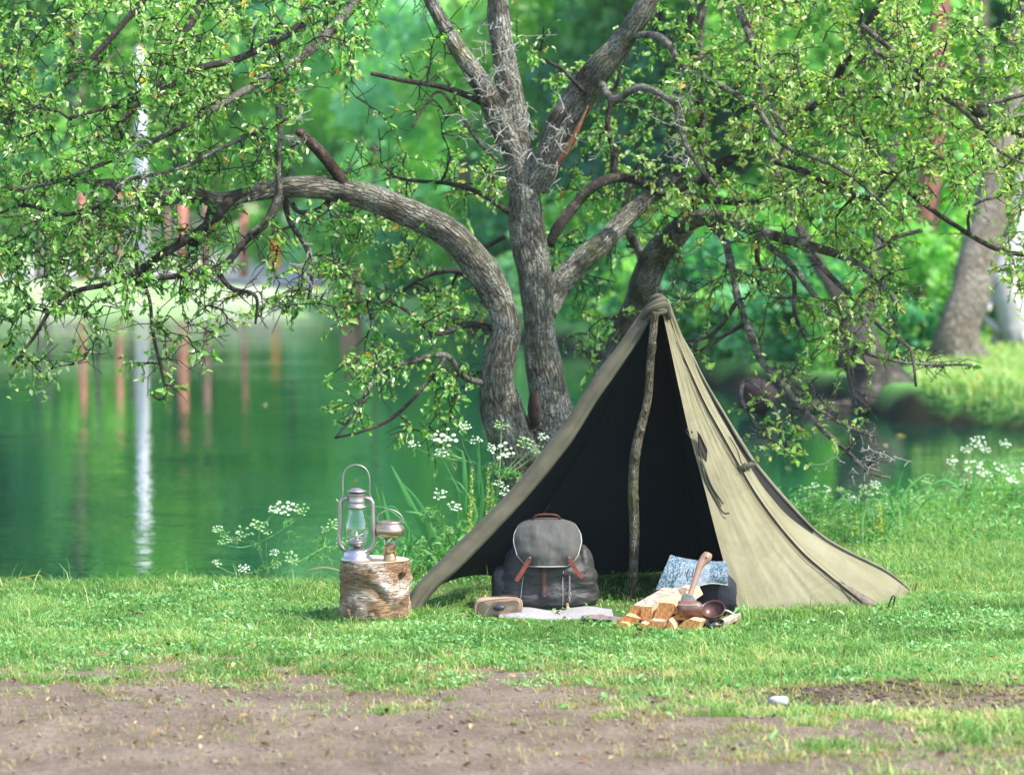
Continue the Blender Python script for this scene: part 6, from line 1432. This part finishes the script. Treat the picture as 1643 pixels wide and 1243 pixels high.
# right-hand bank
for i, (root, hs, via, lab) in enumerate([
    ((1310, 868, 18.6), [(1295, 790, 18.5, 16, 1), (1308, 778, 18.5, 7, 0), (1328, 785, 18.5, 8, 0), (1290, 838, 18.5, 6, 0)], (1298, 820, 18.5), 'umbel plant nearest the tent on the right bank'),
    ((1375, 858, 18.9), [(1392, 786, 18.8, 16, 1), (1348, 785, 18.8, 7, 1), (1404, 778, 18.8, 9, 0), (1357, 815, 18.8, 16, 1), (1368, 800, 18.8, 10, 0)], (1378, 822, 18.8), 'broad green umbel plant by the water, second from the tent'),
    ((1440, 850, 19.4), [(1430, 812, 19.3, 12, 1), (1470, 800, 19.3, 12, 1), (1487, 772, 19.4, 10, 1), (1420, 790, 19.4, 8, 1)], (1445, 825, 19.3), 'green umbel plant in the middle of the right bank'),
    ((1530, 820, 20.6), [(1527, 739, 20.4, 9, 0), (1562, 748, 20.4, 16, 0), (1580, 762, 20.4, 12, 0), (1550, 775, 20.4, 12, 0)], (1548, 785, 20.4), 'white umbel plant in front of the water at the right'),
    ((1600, 800, 21.2), [(1568, 707, 21, 13, 0), (1580, 722, 21, 10, 0), (1550, 722, 21, 10, 0), (1612, 712, 21, 10, 0), (1605, 750, 21, 13, 0)], (1590, 765, 21), 'tallest white umbel plant at the right end of the bank'),
    ((1400, 862, 18.6), [(1440, 845, 18.5, 9, 1), (1330, 830, 18.5, 8, 1), (1405, 820, 18.5, 10, 1)], (1400, 840, 18.5), 'low umbel plant just above the tent slope'),
    ((1640, 830, 20.2), [(1625, 770, 20, 12, 0), (1650, 755, 20, 14, 0), (1640, 790, 20, 9, 1)], (1636, 800, 20), 'white umbel plant at the right edge of the picture')]):
    up(root, hs, lab+', pale and loose', 26, 20+i, 1.3, via=via)

def blade_leaf(mb, pts, w_, fold=.15):
    """long strap leaf; pts world, width w_ at widest"""
    s = cr(pts, 14); n_ = len(s); T = np.gradient(s, axis=0); T /= np.linalg.norm(T, axis=1)[:, None]
    side = np.cross(T, np.array([.15, -1, .1])); side /= np.linalg.norm(side, axis=1)[:, None]; nn = np.cross(side, T)
    wd = w_*np.sin(np.pi*np.clip(np.linspace(.16, 1, n_), 0, 1))**.7*.5
    G = np.stack([s-side*wd[:, None], s+nn*wd[:, None]*fold*2, s+side*wd[:, None]], 1); mb.grid(G)
def reed(root, leaves_, label, seed=0, name='reed_clump', cat='plant', mat=None):
    r0 = P(*root); r0.z = float(height(r0.x, r0.y)); e = empty(name, r0, label, cat)
    for (pts, wp) in leaves_:
        mb = MB(); q = [r0+Vector(((pts[0][0]-root[0])*root[2]/F, 0, -.02))]+[P(a_, b_, root[2]-.02*i) for i, (a_, b_) in enumerate(pts)]
        blade_leaf(mb, [tuple(v_) for v_ in q], wp*root[2]/F)
        o = mb.build('leaf', mat or M_reed, e)
        a = o.data.attributes.new('rnd', 'FLOAT', 'POINT'); a.data.foreach_set('value', np.full(len(o.data.vertices), random.uniform(.2, .95), np.float32))
    return e
reed((690, 920, 16.85), [([(688, 870), (660, 810), (626, 743)], 11), ([(694, 880), (690, 840), (668, 800), (640, 770)], 7), ([(684, 890), (692, 850), (678, 826), (650, 820)], 8)], 'strap leaved reed clump with one leaf reaching up behind the small lamp')
reed((640, 915, 16.85), [([(630, 880), (615, 830), (602, 776)], 9), ([(632, 880), (624, 840), (613, 786)], 8), ([(650, 880), (655, 850), (640, 822), (628, 810), (618, 822)], 4), ([(610, 870), (590, 830), (560, 800)], 4), ([(655, 895), (660, 862), (648, 838), (620, 815), (585, 812)], 4), ([(645, 890), (668, 868), (676, 862), (690, 880)], 4)], 'thin leaved reed clump right behind the two lamps')
reed((748, 900, 16.95), [([(742, 850), (746, 780), (742, 725), (728, 716)], 10), ([(758, 850), (768, 770), (768, 700)], 8), ([(766, 860), (774, 800), (771, 752)], 8), ([(736, 860), (740, 810), (728, 770), (712, 768)], 5), ([(755, 860), (764, 820), (742, 780), (728, 770)], 5), ([(752, 870), (756, 830), (754, 760)], 8), ([(780, 870), (786, 830), (800, 790), (826, 770)], 3), ([(745, 870), (736, 840), (735, 800)], 6), ([(790, 870), (780, 830), (812, 800), (850, 775)], 3)], 'tall upright reed clump beside the yellow flower spikes')
reed((715, 925, 16.7), [([(712, 895), (704, 870), (690, 840)], 6), ([(718, 900), (722, 880), (740, 862)], 6), ([(700, 905), (690, 888), (676, 880)], 5)], 'short reed clump at the foot of the left tent edge')
for k, (rt, lv, lb) in enumerate([((1440, 850, 19), [([(1430, 800), (1405, 772), (1380, 790)], 4), ([(1445, 810), (1460, 780), (1490, 760), (1505, 772)], 4), ([(1450, 820), (1440, 790), (1450, 750)], 4), ([(1435, 830), (1420, 810), (1410, 806)], 4), ([(1470, 830), (1490, 800), (1530, 790)], 3)], 'arching grassy reed clump in the middle of the right bank'),
              ((1380, 868, 18.4), [([(1370, 820), (1350, 800), (1330, 830)], 4), ([(1385, 830), (1400, 800), (1425, 812)], 4), ([(1380, 840), (1376, 800), (1382, 780)], 4)], 'small arching reed clump just right of the tent slope'),
              ((1560, 830, 20), [([(1540, 790), (1515, 770), (1480, 785)], 4), ([(1570, 790), (1590, 760), (1625, 765)], 4), ([(1560, 790), (1566, 740), (1560, 720)], 4)], 'loose reed clump among the white umbels at the right')]): reed(rt, lv, lb, mat=M_reed)
# stray tall stems left of the stump
reed((300, 940, 16.7), [([(300, 915), (296, 890), (294, 885)], 2.5), ([(305, 920), (312, 905), (300, 895)], 2)], 'single wiry grass stalk standing at the water edge on the left', name='grass_stalk', cat='grass')
reed((80, 945, 16.7), [([(66, 925), (40, 925)], 4), ([(50, 930), (30, 928), (24, 945)], 4)], 'small yellowish grass tuft at the water edge, far left', name='grass_tuft', cat='grass', mat=M_dry)
reed((560, 932, 16.6), [([(548, 918), (520, 910), (490, 915)], 2.2)], 'reddish bent dry stalk touching the left side of the birch log', name='dry_stalk', cat='stalk', mat=M_litter)

def spike(px, py, Y, hpx, label, seed):
    g_ = np.random.default_rng(seed); r0 = P(px, py, Y); r0.z = float(height(r0.x, r0.y)); e = empty('yellow_spike_flower', r0, label, 'flower')
    tip = P(px+g_.normal()*3, py-hpx, Y); base = np.array(tuple(r0)); tp = np.array(tuple(tip))
    V, Q = many_tubes([(cr([base, (base+tp)/2+[.005, 0, 0], tp], 12), np.linspace(.003, .0012, 12))], 6)
    me = np_mesh('stem', V, [Q], True, {'rnd': ('POINT', np.full(len(V), .4))}); rel(me, e); link('stem', me, M_stem, e)
    LP, LD, LS = [], [], []
    for q in np.linspace(.30, 1, 46):
        for _ in range(5):
            d = g_.normal(size=3); d[2] += .3; LP.append(base*(1-q)+tp*q+g_.normal(size=3)*.011*(1.3-q)); LD.append(d); LS.append(.016*(1.25-q*.8))
    LP, LD, LS = map(np.array, (LP, LD, LS)); V, Fq = leaf_arrays(LP, LD, g_.normal(size=LP.shape), LS, .7)
    me = np_mesh('flowers', V, [Fq], False, {'rnd': ('POINT', np.repeat(g_.random(len(LP)), 6))}); rel(me, e); link('blossom', me, M_yellow, e)
for i, a_ in enumerate([(752, 890, 16.9, 140, 'yellow flower spike at the left of the row beside the tent edge'), (783, 880, 17.0, 130, 'yellow flower spike in the middle of the group beside the tent edge'), (797, 870, 17.0, 95, 'shorter yellow flower spike close to the tent edge'),
                        (788, 880, 17.0, 80, 'low yellow flower spike in front of the taller ones'), (1373, 862, 18.4, 50, 'small yellow flower spike by the tent slope on the right'), (1412, 862, 18.5, 55, 'second small yellow flower spike to the right of the tent')]): spike(*a_, 90+i)
# feathery undergrowth at the left tent edge and along the water
n = 5200
xs = rng.uniform(-.75, .2, n); ys = rng.uniform(16.55, 18.6, n); sd = pond_sd(xs, ys)
xc = (-.72+(ys-16.5)*.32); k = (sd > .0) & (xs > xc-.15) & (xs < xc+.55); xs, ys = xs[k], ys[k]; n = len(xs)
V, Fq = leaf_arrays(np.stack([xs, ys, height(xs, ys)+rng.random(n)**1.4*.24], 1), rand_dirs(n, .3), rng.normal(size=(n, 3))*.5+[0, -.2, 1], rng.uniform(.02, .055, n), .42, .2, .3)
tag(link('undergrowth', np_mesh('undergrowth', V, [Fq], False, {'rnd': ('POINT', np.repeat(np.clip(rng.normal(.55, .25, n), 0, 1), 6))}), M_frond), 'low leafy undergrowth filling the bank between the reeds and the tent', kind='stuff')
n = 16000
xs = rng.uniform(1.5, 4.6, n); ys = rng.uniform(17.6, 23.6, n); sd = pond_sd(xs, ys); k = (sd > 0) & (sd < 1.5) & (fbm(xs*2, ys*2, 61, 3) > .42); xs, ys = xs[k], ys[k]; n = len(xs)
V, Fq = leaf_arrays(np.stack([xs, ys, height(xs, ys)+rng.random(n)**1.5*.26], 1), rand_dirs(n, .4), rng.normal(size=(n, 3))*.5+[0, -.2, 1], rng.uniform(.02, .06, n), .34, .2, .3)
tag(link('undergrowth', np_mesh('undergrowth', V, [Fq], False, {'rnd': ('POINT', np.repeat(np.clip(rng.normal(.55, .25, n), 0, 1), 6))}), M_frond), 'pale leafy weeds covering the right bank above the tent slope', kind='stuff')
# floating leaves
fl = leaf_protos[8]
for i, (px, py, s_, lb) in enumerate([(1437, 700, 3.4, 'pale leaf floating on the water below the thick grey tree'), (1262, 753, 2.2, 'brown leaf floating on the dark water beside the tent slope'), (183, 630, 2.6, 'pale leaf floating below a red trunk reflection'), (576, 772, 1.5, 'tiny leaf floating just above the lantern handle'), (430, 650, 1.8, 'small leaf floating in the middle of the pond'), (1418, 715, 2.0, 'small leaf floating beside the pale one under the grey tree')]):
    p = GP(px, py, WATER_Z); o = link('floating_leaf', fl.copy(), None); o.data.materials.clear(); o.data.materials.append(M_litter); o.location = (p.x, p.y, WATER_Z+.012); o.scale = (s_,)*3; o.rotation_euler.z = i; tag(o, lb, 'leaf')

# grass standing against the things set down in it
def tufts(pts, n, hr, label, spread=.02):
    P_ = cr([(x_, y_, 0) for x_, y_ in pts], 200)[:, :2]; k = rng.integers(0, 200, n); q = P_[k]+rng.normal(size=(n, 2))*spread
    scatter_blades('grass_fringe', np.column_stack([q, height(q[:, 0], q[:, 1])-.004]), hr, (.002, .005), M_grass, label, rndv=np.clip(rng.normal(.5, .22, n), 0, 1))
tufts([(SX+math.cos(a_)*(SR+.022), SY+math.sin(a_)*(SR+.022)) for a_ in np.linspace(math.pi*.9, math.pi*2.1, 12)], 520, (.015, .062), 'grass blades standing round the foot of the birch log', .010)
def gxy(px, py, Y): v_ = P(px, py, Y); return (v_.x, v_.y)
tufts([gxy(1196, 990, 15.34), gxy(1300, 988, 15.38), gxy(1402, 982, 15.5), gxy(1450, 975, 15.8), gxy(1468, 953, 16.2)], 1500, (.015, .055), 'grass blades standing along the hem of the tent', .018)
tufts([gxy(648, 985, 15.38), gxy(668, 990, 15.34), gxy(690, 990, 15.36)], 260, (.02, .07), 'grass blades round the left corner of the tent', .02)
tufts([gxy(760, 1000, 15.10), gxy(860, 1002, 15.03), gxy(970, 1004, 14.97), gxy(1000, 1010, 14.8), gxy(1080, 1014, 14.70), gxy(1180, 1006, 14.85)], 1500, (.01, .034), 'short grass along the front of the mat and the firewood', .016)

# ================================================================== AIR
t = NT('added_haze'); pv = t.new('ShaderNodeVolumePrincipled'); pv.inputs['Color'].default_value = (.80, .93, .86, 1); pv.inputs['Density'].default_value = .0003  # volume added to lift the dark tones
t.ln(pv.outputs[0], t.out.inputs['Volume'])
mb = MB(); mb.box((0, 125, 25.5), (420, 330, 57)); tag(mb.build('added_haze', t.m, smooth=False), 'thin haze added over the pond to lift the dark tones', kind='stuff')
